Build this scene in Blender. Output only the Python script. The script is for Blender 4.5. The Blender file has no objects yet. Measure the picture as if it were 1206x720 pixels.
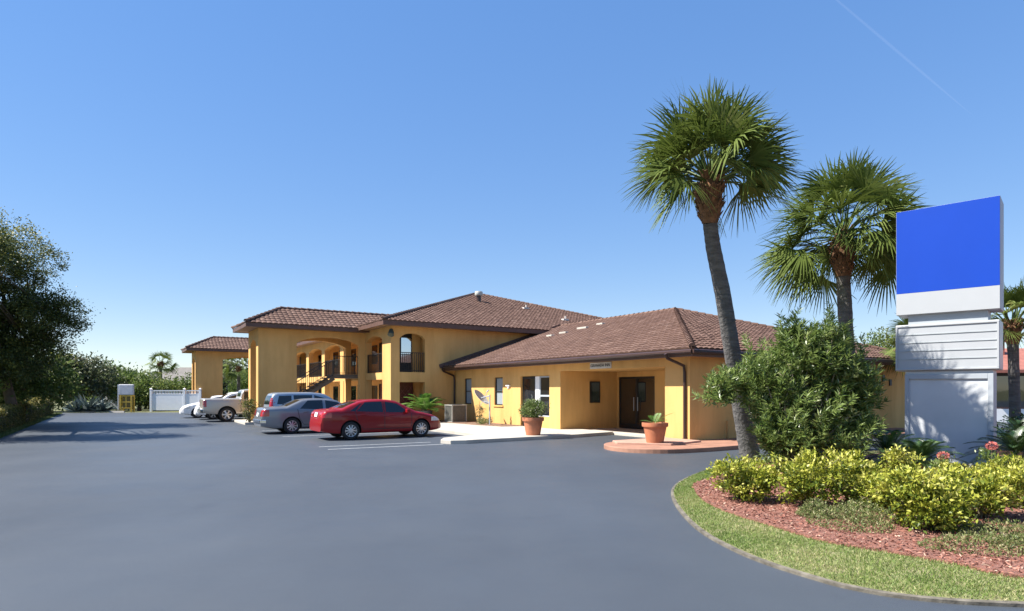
import bpy, bmesh, math, random
import numpy as np
from mathutils import Vector, Matrix
from mathutils.bvhtree import BVHTree
R = math.radians
rng = np.random.default_rng(7)
random.seed(7)
scene = bpy.context.scene
COL = scene.collection

# ------------------------------------------------------------------ frames
ANG = R(32.6)
CA, SA = math.cos(ANG), math.sin(ANG)
W0 = (5.9, 20.4)
def L2W(x, y):            # the motel's own axes (x into the building, y along its front) to world
    return (W0[0] + CA*x - SA*y, W0[1] + SA*x + CA*y)

# ------------------------------------------------------------------ materials
MATS = {}
def newmat(name):
    m = bpy.data.materials.new(name); m.use_nodes = True
    nt = m.node_tree
    b = nt.nodes['Principled BSDF']
    MATS[name] = m
    return m, nt, b
def N(nt, t, **kw):
    n = nt.nodes.new(t)
    for k, v in kw.items():
        if hasattr(n, k): setattr(n, k, v)
        else: n.inputs[k.replace('_', ' ')].default_value = v
    return n
def ramp(nt, fac, stops):
    r = nt.nodes.new('ShaderNodeValToRGB')
    el = r.color_ramp.elements
    while len(el) < len(stops): el.new(.5)
    for e, (p, c) in zip(el, stops):
        e.position = p; e.color = (*c, 1)
    nt.links.new(fac, r.inputs[0])
    return r.outputs[0]
def noise(nt, scale, detail=4, rough=.55, coord='Object', stretch=None):
    tc = nt.nodes.new('ShaderNodeTexCoord')
    out = tc.outputs[coord]
    if stretch:
        mp = nt.nodes.new('ShaderNodeMapping'); mp.inputs['Scale'].default_value = stretch
        nt.links.new(out, mp.inputs[0]); out = mp.outputs[0]
    n = nt.nodes.new('ShaderNodeTexNoise')
    n.inputs['Scale'].default_value = scale; n.inputs['Detail'].default_value = detail
    n.inputs['Roughness'].default_value = rough
    nt.links.new(out, n.inputs['Vector'])
    return n.outputs['Fac']
def sc(c, k): return tuple(min(1, v*k) for v in c)
def mul(nt, a, b, fac=1.0):
    m = nt.nodes.new('ShaderNodeMix'); m.data_type = 'RGBA'; m.blend_type = 'MULTIPLY'
    m.inputs[0].default_value = fac
    nt.links.new(a, m.inputs[6]); nt.links.new(b, m.inputs[7])
    return m.outputs[2]
def bump(nt, b, h, strength=.3, dist=.01):
    n = nt.nodes.new('ShaderNodeBump')
    n.inputs['Strength'].default_value = strength; n.inputs['Distance'].default_value = dist
    nt.links.new(h, n.inputs['Height']); nt.links.new(n.outputs[0], b.inputs['Normal'])
def surf(name, c, rough=.7, var=.15, nscale=3, bscale=60, bst=.2, bd=.01, metal=0, spec=.5, stretch=None, coat=0):
    m, nt, b = newmat(name)
    f = noise(nt, nscale, stretch=stretch)
    col = ramp(nt, f, [(.3, sc(c, 1-var)), (.7, sc(c, 1+var))])
    nt.links.new(col, b.inputs['Base Color'])
    b.inputs['Roughness'].default_value = rough; b.inputs['Metallic'].default_value = metal
    b.inputs['Specular IOR Level'].default_value = spec
    b.inputs['Coat Weight'].default_value = coat; b.inputs['Coat Roughness'].default_value = .04
    if bst: bump(nt, b, noise(nt, bscale, 3), bst, bd)
    return m
def leafmat(name, stops, trans=.3, rough=.5, spec=.35):
    m, nt, b = newmat(name)
    a = nt.nodes.new('ShaderNodeAttribute'); a.attribute_name = 'var'
    col = ramp(nt, a.outputs['Fac'], stops)
    nt.links.new(col, b.inputs['Base Color'])
    b.inputs['Roughness'].default_value = rough; b.inputs['Specular IOR Level'].default_value = spec
    t = nt.nodes.new('ShaderNodeBsdfTranslucent'); nt.links.new(col, t.inputs[0])
    mx = nt.nodes.new('ShaderNodeMixShader'); mx.inputs[0].default_value = trans
    nt.links.new(b.outputs[0], mx.inputs[1]); nt.links.new(t.outputs[0], mx.inputs[2])
    nt.links.new(mx.outputs[0], nt.nodes['Material Output'].inputs[0])
    return m

# stucco: big soft stains plus a trowelled bump
def stucco(name, c):
    m, nt, b = newmat(name)
    a = ramp(nt, noise(nt, .6, 5), [(.3, sc(c, .93)), (.7, sc(c, 1.05))])
    s = ramp(nt, noise(nt, 1.1, 6, .65, stretch=(1.5, 1.5, .25)), [(.35, (.82, .79, .74)), (.6, (1, 1, 1))])
    nt.links.new(mul(nt, a, s, .75), b.inputs['Base Color'])
    b.inputs['Roughness'].default_value = .88; b.inputs['Specular IOR Level'].default_value = .2
    bump(nt, b, noise(nt, 38, 5, .6), .35, .012)
    return m
YEL = stucco('yellow_stucco', (.68, .405, .15))
TRIM = stucco('cream_stucco', (.66, .42, .14))
BROWN = surf('brown_fascia_paint', (.105, .054, .038), .55, .12, 2, 30, .1)
SOFF = surf('soffit_paint', (.30, .18, .10), .8)
GUT = surf('brown_gutter_metal', (.05, .026, .02), .38, .1, 2, 20, .03)
DARKM = surf('black_painted_iron', (.015, .014, .014), .45, .2)
def tilemat():
    m, nt, b = newmat('clay_roof_tile')
    a = nt.nodes.new('ShaderNodeAttribute'); a.attribute_name = 'var'
    col = ramp(nt, a.outputs['Fac'], [(0, (.10, .056, .041)), (.35, (.132, .074, .054)), (.7, (.155, .09, .066)), (1, (.20, .125, .096))])
    s = ramp(nt, noise(nt, .45, 6, .65), [(.3, (.78, .76, .74)), (.65, (1.0, 1.0, 1.0))])
    nt.links.new(mul(nt, col, s, .8), b.inputs['Base Color'])
    b.inputs['Roughness'].default_value = .8; b.inputs['Specular IOR Level'].default_value = .3
    bump(nt, b, noise(nt, 25, 4), .25, .01)
    return m
TILE = tilemat()
def asphaltmat():
    m, nt, b = newmat('sealed_asphalt')
    c = (.066, .078, .093)
    a = ramp(nt, noise(nt, .16, 4, .5), [(.3, sc(c, .88)), (.7, sc(c, 1.14))])
    s = ramp(nt, noise(nt, 1.2, 5, .6), [(.3, (.93, .93, .94)), (.7, (1, 1, 1))])
    g = ramp(nt, noise(nt, 90, 2, .6), [(.3, (.72, .72, .73)), (.7, (1.0, 1.0, 1.0))])
    t = ramp(nt, noise(nt, .5, 3, .5, stretch=(1, .08, 1)), [(.35, (.93, .94, .95)), (.65, (1.0, 1.0, 1.0))])
    st_ = ramp(nt, noise(nt, .9, 6, .7), [(.60, (1, 1, 1)), (.70, (.88, .88, .89)), (.78, (.80, .80, .81))])
    sp_ = ramp(nt, noise(nt, 260, 1, .5), [(.62, (1, 1, 1)), (.75, (1.5, 1.5, 1.5))])
    cc = mul(nt, mul(nt, mul(nt, mul(nt, a, s), g), t), st_)
    nt.links.new(mul(nt, cc, sp_), b.inputs['Base Color'])
    r = ramp(nt, noise(nt, .5, 5, .6), [(.3, (.50,)*3), (.7, (.62,)*3)])
    nt.links.new(r, b.inputs['Roughness'])
    b.inputs['Specular IOR Level'].default_value = .5
    bump(nt, b, noise(nt, 140, 3, .7), .5, .006)
    return m
ASPH = asphaltmat()
CONC = surf('concrete', (.43, .395, .34), .85, .12, 1.2, 50, .2)
KERB = surf('kerb_concrete', (.13, .115, .09), .95, .5, 9, 40, .4)
TERRA = surf('red_painted_paving', (.32, .165, .11), .75, .2, 2, 40, .2)
POTM = surf('terracotta_pot', (.42, .155, .075), .7, .15, 5, 40, .1)
WHITE = surf('white_paint', (.80, .80, .80), .5, .03, 3, 40, .03)
LINE = surf('road_paint', (.36, .37, .37), .7, .25, 8, 60, .2)
VINYL = surf('white_vinyl', (.78, .79, .82), .4, .03, 3, 40, .02)
SIGNW = surf('sign_white_panel', (.40, .415, .43), .35, .02, 2, 40, .01)
SIGNG = surf('sign_grey_metal', (.36, .39, .42), .5, .05, 2, 40, .03)
SIGNC = surf('sign_column_paint', (.54, .56, .575), .6, .06, 1.5, 40, .05)
BLUE = surf('sign_blue_panel', (.002, .045, .38), .35, .03, 1, 40, .01)
SLAT = surf('letter_track_grey', (.36, .39, .40), .5)
def glassmat(name, c, rough=.03):
    m, nt, b = newmat(name)
    b.inputs['Base Color'].default_value = (*c, 1); b.inputs['Roughness'].default_value = rough
    b.inputs['Specular IOR Level'].default_value = .5; b.inputs['IOR'].default_value = 2.1
    bump(nt, b, noise(nt, 1.2, 2), .04, .02)
    return m
GLASS = glassmat('dark_window_glass', (.012, .014, .016))
CARGL = glassmat('tinted_car_glass', (.008, .012, .016), .02); CARGL.node_tree.nodes['Principled BSDF'].inputs['IOR'].default_value = 1.62
BLIND = surf('white_blind', (.55, .55, .54), .6, .06, 3, 20, 0)
DOORR = surf('red_brown_door', (.13, .028, .018), .45)
DOORD = surf('dark_door', (.022, .020, .022), .4)
RUB = surf('tyre_rubber', (.015, .015, .016), .8)
RIM = surf('alloy_rim', (.62, .62, .64), .3, .05, 3, 20, 0, metal=.85)
CHROME = surf('chrome', (.7, .7, .72), .15, .02, 3, 20, 0, metal=1)
RED_L = surf('red_lens', (.42, .012, .012), .15, .1, 8, 30, 0, coat=.8)
WHT_L = surf('clear_lens', (.6, .6, .58), .12, .1, 8, 30, 0, coat=.8)
BLACKP = surf('black_plastic', (.02, .02, .021), .55)
AMB_L = surf('amber_lens', (.6, .2, .02), .2, .1, 8, 30, 0)
def paint(name, c, metal=.4, rough=.32):
    m, nt, b = newmat(name)
    b.inputs['Base Color'].default_value = (*c, 1); b.inputs['Metallic'].default_value = metal
    b.inputs['Roughness'].default_value = rough; b.inputs['Specular IOR Level'].default_value = .3; b.inputs['Coat Weight'].default_value = .45; b.inputs['Coat Roughness'].default_value = .03
    return m
MIRR = paint('sky_reflecting_glass', (.55, .60, .66), 1, .06)
P_RED = paint('red_car_paint', (.24, .004, .007), .0, .4)
P_GREY = paint('grey_car_paint', (.21, .22, .24), .5)
P_SILV = paint('silver_blue_car_paint', (.36, .40, .44), .6)
P_TAN = paint('pewter_truck_paint', (.46, .43, .38), .5)
P_WHT = paint('white_car_paint', (.80, .80, .80), 0)
BARK_P = surf('palm_bark', (.105, .098, .092), .95, .35, 3, 14, .8, .05, stretch=(1, 1, 5))
BOOT = surf('palm_boots', (.15, .075, .035), .95, .5, 9, 20, .8, .04)
BARK = surf('bark', (.09, .07, .05), .95, .3, 4, 16, .7, .04)
STEM = surf('green_brown_stem', (.16, .13, .07), .9, .25)
MULCH = surf('red_mulch', (.27, .12, .085), .95, .35, 30, 50, .9, .05)
SOIL = surf('brown_bark_bed', (.20, .12, .08), .95, .3, 12, 40, .8, .04)
def turfmat():
    m, nt, b = newmat('lawn_turf')
    col = ramp(nt, noise(nt, 1.6, 6, .65), [(.30, (.13, .16, .045)), (.5, (.22, .235, .085)), (.68, (.36, .31, .17))])
    nt.links.new(col, b.inputs['Base Color']); b.inputs['Roughness'].default_value = .95
    bump(nt, b, noise(nt, 60, 4, .7), .8, .03)
    return m
TURF = turfmat()
FIELD = surf('rough_grass_ground', (.12, .125, .05), .95, .35, .3, 8, .6, .05)
GREYROOF = surf('grey_shingle', (.17, .155, .14), .9, .2, 2, 20, .3)
YPAINT = surf('yellow_frame_paint', (.62, .40, .05), .5)
RNGRY = surf('ac_grey_metal', (.27, .26, .23), .5)
RTILE = surf('far_red_roof', (.30, .11, .08), .8, .2, 3, 20, .3)

G_PALM = leafmat('palm_frond_green', [(0, (.055, .085, .016)), (.5, (.12, .16, .032)), (.85, (.17, .205, .05)), (1, (.24, .25, .08))], .25, .62, .2)
G_OLEA = leafmat('oleander_leaf', [(0, (.08, .135, .030)), (.5, (.19, .265, .066)), (.85, (.28, .35, .11)), (.97, (.38, .43, .19)), (1, (.50, .46, .32))], .42, .36, .6)
G_YELL = leafmat('variegated_yellow_leaf', [(0, (.08, .12, .018)), (.3, (.24, .28, .03)), (.65, (.44, .44, .06)), (1, (.62, .58, .16))], .3, .45, .35)
G_OAK = leafmat('oak_leaf', [(0, (.035, .052, .014)), (.5, (.080, .108, .026)), (.8, (.18, .19, .04)), (1, (.32, .30, .07))], .25)
G_BUSH = leafmat('bush_leaf', [(0, (.05, .085, .02)), (.5, (.11, .165, .04)), (.85, (.18, .24, .06)), (1, (.26, .28, .12))], .35)
G_GREY = leafmat('grey_green_leaf', [(0, (.06, .078, .04)), (.5, (.12, .14, .07)), (.85, (.19, .20, .12)), (1, (.34, .31, .25))], .35)
G_HEDGE = leafmat('clipped_hedge_leaf', [(0, (.05, .06, .014)), (.5, (.13, .13, .028)), (.85, (.30, .25, .06)), (1, (.42, .34, .11))], .25)
G_AGAVE = leafmat('blue_agave_leaf', [(0, (.05, .075, .07)), (.5, (.10, .14, .13)), (1, (.20, .24, .22))], .1)
G_SAGO = leafmat('sago_leaf', [(0, (.014, .035, .010)), (.5, (.030, .065, .016)), (.9, (.07, .12, .03)), (1, (.12, .17, .05))], .12, .35, .6)
G_ARECA = leafmat('areca_leaf', [(0, (.05, .12, .02)), (.5, (.12, .24, .04)), (1, (.24, .34, .07))], .35)
G_WEED = leafmat('ground_cover_leaf', [(0, (.08, .12, .03)), (.5, (.17, .21, .065)), (.85, (.30, .29, .13)), (1, (.42, .35, .20))], .35)
G_TURF = leafmat('grass_blade', [(0, (.09, .16, .025)), (.4, (.19, .27, .06)), (.65, (.34, .35, .14)), (1, (.56, .47, .28))], .3)
PINK = leafmat('pink_petal', [(0, (.55, .12, .10)), (1, (.78, .34, .28))], .3)
CHIP = leafmat('mulch_chip', [(0, (.15, .055, .038)), (.5, (.29, .12, .083)), (.85, (.38, .19, .14)), (1, (.48, .36, .27))], .0, .9)

# ------------------------------------------------------------------ builders
def tag(o, label=None, cat=None, group=None, kind=None):
    if label: o['label'] = label
    if cat: o['category'] = cat
    if group: o['group'] = group
    if kind: o['kind'] = kind
    return o
def thing(name, label, cat, loc=(0, 0, 0), rz=0, group=None):
    o = bpy.data.objects.new(name, None); o.empty_display_size = .2
    COL.objects.link(o); o.location = loc; o.rotation_euler = (0, 0, rz)
    return tag(o, label, cat, group)
def link(name, me, parent=None, loc=None, rz=None):
    o = bpy.data.objects.new(name, me); COL.objects.link(o)
    if parent: o.parent = parent
    if loc: o.location = loc
    if rz: o.rotation_euler = (0, 0, rz)
    return o
class MB:
    def __init__(s): s.v = []; s.f = []; s.m = []; s.var = []
    def add(s, vs, fs, mi=0, var=None):
        b = len(s.v); s.v.extend([tuple(p) for p in vs])
        for f in fs:
            s.f.append([b+i for i in f]); s.m.append(mi); s.var.append(random.random() if var is None else var)
        return s
    def box(s, x0, x1, y0, y1, z0, z1, mi=0):
        return s.add([(x0,y0,z0),(x1,y0,z0),(x1,y1,z0),(x0,y1,z0),(x0,y0,z1),(x1,y0,z1),(x1,y1,z1),(x0,y1,z1)],
              [(0,3,2,1),(4,5,6,7),(0,1,5,4),(1,2,6,5),(2,3,7,6),(3,0,4,7)], mi)
    def prism(s, poly, z0, z1, mi=0):   # poly in xy, ccw
        n = len(poly)
        vs = [(x, y, z0) for x, y in poly]+[(x, y, z1) for x, y in poly]
        fs = [tuple(range(n-1, -1, -1)), tuple(range(n, 2*n))]+[(i, (i+1) % n, n+(i+1) % n, n+i) for i in range(n)]
        return s.add(vs, fs, mi)
    def bar(s, a, b, w, h=None, mi=0):
        a, b = Vector(a), Vector(b); d = (b-a).normalized(); h = h or w
        up = Vector((0, 0, 1)) if abs(d.z) < .95 else Vector((1, 0, 0))
        sd = d.cross(up).normalized(); up = sd.cross(d)
        vs = []
        for p in (a, b):
            for i, j in ((-1,-1),(1,-1),(1,1),(-1,1)): vs.append(p+sd*i*w/2+up*j*h/2)
        return s.add(vs, [(3,2,1,0),(4,5,6,7),(0,1,5,4),(1,2,6,5),(2,3,7,6),(3,0,4,7)], mi)
    def tube(s, pts, rad, n=8, mi=0, cap=True):
        pts = [Vector(p) for p in pts]
        if not hasattr(rad, '__len__'): rad = [rad]*len(pts)
        vs, fs = [], []
        ref = Vector((.3, .9, .1))
        for i, p in enumerate(pts):
            d = (pts[min(i+1, len(pts)-1)]-pts[max(i-1, 0)]).normalized()
            a = d.cross(ref)
            if a.length < .05: a = d.cross(Vector((1, 0, 0)))
            a.normalize(); b = d.cross(a)
            for k in range(n):
                t = 2*math.pi*k/n
                vs.append(p+(a*math.cos(t)+b*math.sin(t))*rad[i])
        for i in range(len(pts)-1):
            for k in range(n):
                fs.append((i*n+k, i*n+(k+1) % n, (i+1)*n+(k+1) % n, (i+1)*n+k))
        if cap:
            fs.append(tuple(range(n-1, -1, -1))); fs.append(tuple(range((len(pts)-1)*n, len(pts)*n)))
        return s.add(vs, fs, mi)
    def lathe(s, prof, n=24, c=(0, 0, 0), axis='z', mi=0):
        vs, fs = [], []
        for r, h in prof:
            for k in range(n):
                t = 2*math.pi*k/n
                a, b = r*math.cos(t), r*math.sin(t)
                vs.append((c[0]+a, c[1]+b, c[2]+h) if axis == 'z' else (c[0]+b, c[1]+h, c[2]+a))
        for i in range(len(prof)-1):
            for k in range(n):
                fs.append((i*n+k, i*n+(k+1) % n, (i+1)*n+(k+1) % n, (i+1)*n+k))
        return s.add(vs, fs, mi)
    def build(s, name, mat, parent=None, smooth=None, bevel=0, loc=None, rz=None):
        me = bpy.data.meshes.new(name); me.from_pydata(s.v, [], s.f)
        for m in (mat if isinstance(mat, (list, tuple)) else [mat]): me.materials.append(m)
        me.polygons.foreach_set('material_index', s.m)
        a = me.attributes.new('var', 'FLOAT', 'FACE'); a.data.foreach_set('value', s.var)
        me.update()
        if smooth:
            me.shade_smooth(); me.set_sharp_from_angle(angle=R(smooth))
        o = link(name, me, parent, loc, rz)
        if bevel:
            md = o.modifiers.new('bevel', 'BEVEL'); md.width = bevel; md.segments = 2; md.limit_method = 'ANGLE'; md.angle_limit = R(40)
        return o

def leafmesh(name, C, D, L, W, mat, parent=None, var=None, fold=.2):
    n = len(C)
    C = np.asarray(C, float); D = np.asarray(D, float)
    D /= np.linalg.norm(D, axis=1, keepdims=True)+1e-9
    rv = rng.normal(size=(n, 3)); S = np.cross(D, rv); S /= np.linalg.norm(S, axis=1, keepdims=True)+1e-9
    Nn = np.cross(S, D)
    Nn *= np.where(Nn[:, 2:3] < 0, -1, 1)
    L = np.broadcast_to(L, (n,))[:, None]; W = np.broadcast_to(W, (n,))[:, None]
    V = np.empty((n, 4, 3))
    V[:, 0] = C; V[:, 1] = C+D*L*.45+S*W/2+Nn*W*fold; V[:, 2] = C+D*L-Nn*L*.08; V[:, 3] = C+D*L*.45-S*W/2+Nn*W*fold
    me = bpy.data.meshes.new(name)
    me.vertices.add(4*n); me.vertices.foreach_set('co', V.ravel())
    me.loops.add(4*n); me.loops.foreach_set('vertex_index', np.arange(4*n, dtype=np.int32))
    me.polygons.add(n); me.polygons.foreach_set('loop_start', np.arange(0, 4*n, 4, dtype=np.int32))
    me.polygons.foreach_set('loop_total', np.full(n, 4, dtype=np.int32))
    me.update(calc_edges=True)
    a = me.attributes.new('var', 'FLOAT', 'FACE')
    a.data.foreach_set('value', (rng.random(n) if var is None else np.clip(var, 0, 1)).astype(np.float32))
    me.materials.append(mat)
    return link(name, me, parent)
def unit(n):
    v = rng.normal(size=(n, 3)); return v/np.linalg.norm(v, axis=1, keepdims=True)
def clumps(lobes, nclump, per, sig, shell=.35, up=.35, inner=.25):
    """leaf positions in clumps spread through a union of ellipsoids, mostly near their skins"""
    lobes = np.array(lobes, float)
    vol = (lobes[:, 3]*lobes[:, 4]*lobes[:, 5])**.67
    pick = rng.choice(len(lobes), nclump, p=vol/vol.sum())
    d = unit(nclump)
    r = np.where(rng.random(nclump) < inner, rng.random(nclump)**.5*.8, 1-shell*rng.random(nclump)**1.3)
    r *= 1+.10*rng.normal(size=nclump)
    cc = lobes[pick, :3]+d*r[:, None]*lobes[pick, 3:6]
    cv = np.clip(.42+.20*rng.normal(size=nclump), 0, 1)
    sg = sig*(.6+.8*rng.random(nclump))
    C = np.repeat(cc, per, 0)+rng.normal(size=(nclump*per, 3))*np.repeat(sg, per)[:, None]*np.array([1, 1, .75])
    D = np.repeat(d, per, 0)*.7+unit(nclump*per)*.9+np.array([0, 0, up])
    var = np.repeat(cv, per)+.18*rng.normal(size=nclump*per)
    return C, D, var
def rootlimbs(mb, base, tops, r0, mi=0, n=7):
    """trunk from base with limbs to the given points"""
    for t in tops:
        b = Vector(base); t = Vector(t)
        m = b.lerp(t, .5)+Vector((random.uniform(-.2, .2), random.uniform(-.2, .2), .12*(t-b).length))
        mb.tube([b, b.lerp(m, .5)+Vector((0, 0, .1)), m, m.lerp(t, .6)+Vector((random.uniform(-.15, .15), random.uniform(-.15, .15), .05)), t], [r0, r0*.8, r0*.55, r0*.35, r0*.12], n, mi)

# ------------------------------------------------------------------ camera, sky, sun
cam = bpy.data.cameras.new('camera'); co = bpy.data.objects.new('camera', cam); COL.objects.link(co)
co.location = (0, 0, 1.8); co.rotation_euler = (R(90), 0, 0)
cam.sensor_width = 36; cam.lens = 36*724/1206; cam.shift_y = 100/1206; cam.clip_end = 20000; cam.clip_start = .05
scene.camera = co
SUN_AZ = (-.990, -.139); ELEV = R(50)
w = bpy.data.worlds.new('World'); scene.world = w; w.use_nodes = True
nt = w.node_tree; bg = nt.nodes['Background']
sky = nt.nodes.new('ShaderNodeTexSky'); sky.sky_type = 'NISHITA'; sky.sun_disc = False
sky.sun_elevation = ELEV; sky.sun_rotation = math.atan2(SUN_AZ[0], SUN_AZ[1])
sky.air_density = 1.0; sky.dust_density = 0.0; sky.ozone_density = 5.0
hs = nt.nodes.new('ShaderNodeHueSaturation'); hs.inputs['Saturation'].default_value = 1.95; hs.inputs['Hue'].default_value = .516; hs.inputs['Value'].default_value = 1.98
gm_ = nt.nodes.new('ShaderNodeGamma'); gm_.inputs[1].default_value = .40
nt.links.new(sky.outputs[0], gm_.inputs[0]); nt.links.new(gm_.outputs[0], hs.inputs['Color']); nt.links.new(hs.outputs[0], bg.inputs[0]); bg.inputs[1].default_value = .105
sl = bpy.data.lights.new('sun', 'SUN'); sl.energy = 5.0; sl.angle = R(.5); sl.color = (1, .95, .87)
so = bpy.data.objects.new('sun', sl); COL.objects.link(so)
sd = Vector((SUN_AZ[0]*math.cos(ELEV), SUN_AZ[1]*math.cos(ELEV), math.sin(ELEV)))
so.rotation_euler = sd.to_track_quat('Z', 'Y').to_euler(); so.location = (-30, 10, 40)
scene.view_settings.view_transform = 'Standard'; scene.view_settings.look = 'None'
scene.view_settings.exposure = 1.2; scene.view_settings.gamma = 1; scene.view_settings.use_curve_mapping = False
scene.cycles.max_bounces = 8; scene.cycles.transparent_max_bounces = 8
scene.cycles.use_denoising = True

m_, nt_, b_ = newmat('contrail_ice')
tr_ = nt_.nodes.new('ShaderNodeBsdfTransparent'); df_ = nt_.nodes.new('ShaderNodeBsdfTranslucent'); mx_ = nt_.nodes.new('ShaderNodeMixShader'); mx_.inputs[0].default_value = .009
nt_.links.new(tr_.outputs[0], mx_.inputs[1]); nt_.links.new(df_.outputs[0], mx_.inputs[2]); nt_.links.new(mx_.outputs[0], nt_.nodes['Material Output'].inputs[0])
CONTRAIL = m_
# ------------------------------------------------------------------ ground
def catmull(pts, n=6, closed=False):
    out = []; P = [Vector((*p, 0)) for p in pts]; m = len(P)
    rg = range(m) if closed else range(m-1)
    for i in rg:
        p0, p1, p2, p3 = (P[(i+k) % m] if closed else P[min(max(i+k, 0), m-1)] for k in (-1, 0, 1, 2))
        for j in range(n):
            t = j/n
            q = .5*((2*p1)+(p2-p0)*t+(2*p0-5*p1+4*p2-p3)*t*t+(3*p1-p0-3*p2+p3)*t**3)
            out.append((q.x, q.y))
    if not closed: out.append(pts[-1])
    return out
def sheet(name, poly, z, mat, label=None, kind='structure'):
    mb = MB(); mb.add([(x, y, z) for x, y in poly], [tuple(range(len(poly)))])
    o = mb.build(name, mat); tag(o, label, None, None, kind)
    if o.data.polygons[0].normal.z < 0: o.data.flip_normals()
    return o
def slab(name, poly, z0, z1, mat, kind='structure', bevel=.015):
    a = sum(poly[i][0]*poly[(i+1) % len(poly)][1]-poly[(i+1) % len(poly)][0]*poly[i][1] for i in range(len(poly)))
    if a < 0: poly = poly[::-1]
    mb = MB(); mb.prism(poly, z0, z1); o = mb.build(name, mat, bevel=bevel); tag(o, kind=kind); return o
sheet('ground', [(-4000, -4000), (4000, -4000), (4000, 4000), (-4000, 4000)], -.03, FIELD, 'rough grass ground beyond the paved lot')
lotL = L2W(-19.6, -45); lotE = L2W(-19.8, 47.3)
sheet('parking_lot', [lotL, lotE, (-24, 50.6), (-26, 78), (30, 85), (75, 60), (75, -45)], 0, ASPH, 'smooth dark sealed asphalt parking lot')
# concrete walk in front of the motel
walk = [(0.9, 7.1), (0.9, 4.75), (-.4, 4.55), (-1.2, 4.4), (-6.1, 4.25), (-6.6, 4.45), (-6.75, 4.9), (-6.3, 5.6), (-4.6, 6.3), (-4.35, 7.0), (-4.3, 16.4), (-5.35, 17.2), (-5.4, 52), (-2, 52), (-2, 17.2), (-.002, 16.9), (-.002, 7.1)]
slab('sidewalk', [L2W(*p) for p in walk], -.02, .13, CONC)
slab('doorstep', [L2W(*p) for p in [(.92, 1.12), (3.24, 1.12), (3.24, 7.08), (.92, 7.08)]], -.02, .10, CONC)
slab('planting_bed', [L2W(*p) for p in [(-.03, 9.9), (-1.1, 10.2), (-1.5, 12), (-1.6, 14), (-1.9, 16.0), (-1.9, 16.95), (-.03, 16.95)]], 0, .16, SOIL, bevel=.02)
ter = catmull([(-1.6, 1.25), (-2.6, 1.05), (-3.3, .5), (-3.6, -.3), (-3.4, -1.15), (-2.6, -1.75), (-1.2, -1.95)], 5)
slab('paved_corner', [L2W(*p) for p in ter+[(13.5, -2.0), (13.5, -.002), (-.002, -.002), (-.002, 1.25)]], -.02, .13, TERRA, bevel=.02)
slab('ramp_slab', [L2W(*p) for p in [(-2.9, .35), (-2.55, .95), (-.15, .95), (-.15, -.6), (-1.9, -.95)]], .12, .19, surf('pale_red_paving', (.44, .26, .19), .8, .15, 3, 40, .2), bevel=.015)
mk = MB()
for y in (4.75, 5.75, 10.9, 15.0):
    x1 = -6.85 if y < 6 else -5.6
    a, b = (-10.6, y+.02), (x1, y-.25 if y < 6 else y)
    mk.bar((*L2W(*a), .004), (*L2W(*b), .004), .10, .0002)
for y in (27, 29.8, 32.8): mk.bar((*L2W(-10.6, y), .004), (*L2W(-5.6, y), .004), .10, .0002)
tag(mk.build('road_markings', LINE), 'faded white parking bay lines', kind='structure')

# island with lawn strip, kerb and mulch
outer = catmull([(25, 24.5), (14, 19.6), (9, 17.3), (6.4, 15.9), (5.5, 15.2), (4.45, 13.9), (3.6, 12.6), (3.08, 11.6), (2.74, 10.6), (2.5, 9.3), (2.38, 7.9), (2.46, 6.95), (2.61, 6.36), (2.84, 5.87), (3.06, 5.54), (3.5, 5.25), (4.4, 5.08), (7, 4.9), (20, 4.7)], 6)
island = outer+[(45, 4.7), (45, 31)]
cx_ = 12; cy_ = 11
def inset(poly, d):
    out = []
    for i in range(len(poly)):
        a = Vector(poly[max(i-1, 0)]); b = Vector(poly[min(i+1, len(poly)-1)])
        t = (b-a).normalized(); out.append((poly[i][0]-t.y*d, poly[i][1]+t.x*d))
    return out
inn = inset(outer, .05)
kb = MB()
for i in range(len(outer)-1):
    (ax, ay), (bx, by), (cx, cy), (dx, dy) = outer[i], outer[i+1], inn[i+1], inn[i]
    kb.add([(ax, ay, 0), (bx, by, 0), (bx, by, .03), (ax, ay, .03), (cx, cy, .035), (dx, dy, .035)], [(0, 1, 2, 3), (3, 2, 4, 5)])
tag(kb.build('kerb', KERB), 'thin rough concrete edging round the planted island', kind='structure')
sheet('lawn', inn+[(45, 4.8), (45, 31)], .034, TURF, 'patchy lawn strip round the island bed')
K = .955
mul_front = catmull([(5.3, 14.3), (3.75, 12.3), (3.40, 11.47), (3.19, 10.1), (3.30, 9.05), (3.54, 8.25), (3.82, 7.45), (4.33, 6.93), (4.72, 6.45), (5.02, 6.03), (6.5, 5.75), (12, 5.6)], 6)
mul_front = [(x*K, y*K) for x, y in mul_front]
mulch_poly = mul_front+[(44, 5.6), (44, 29), (25, 23.4), (14, 18.6), (9, 16.4), (6.5, 15.2)]
mb = MB(); mb.prism(mulch_poly if sum(mulch_poly[i][0]*mulch_poly[(i+1) % len(mulch_poly)][1]-mulch_poly[(i+1) % len(mulch_poly)][0]*mulch_poly[i][1] for i in range(len(mulch_poly))) > 0 else mulch_poly[::-1], .0, .07)
tag(mb.build('mulch_bed', MULCH), 'red bark mulch bed of the island', kind='structure')
def inpoly(P, poly):
    x, y = P[:, 0], P[:, 1]; r = np.zeros(len(P), bool); n = len(poly); j = n-1
    for i in range(n):
        xi, yi = poly[i]; xj, yj = poly[j]
        c = ((yi > y) != (yj > y)) & (x < (xj-xi)*(y-yi)/(yj-yi+1e-12)+xi); r ^= c; j = i
    return r
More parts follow.
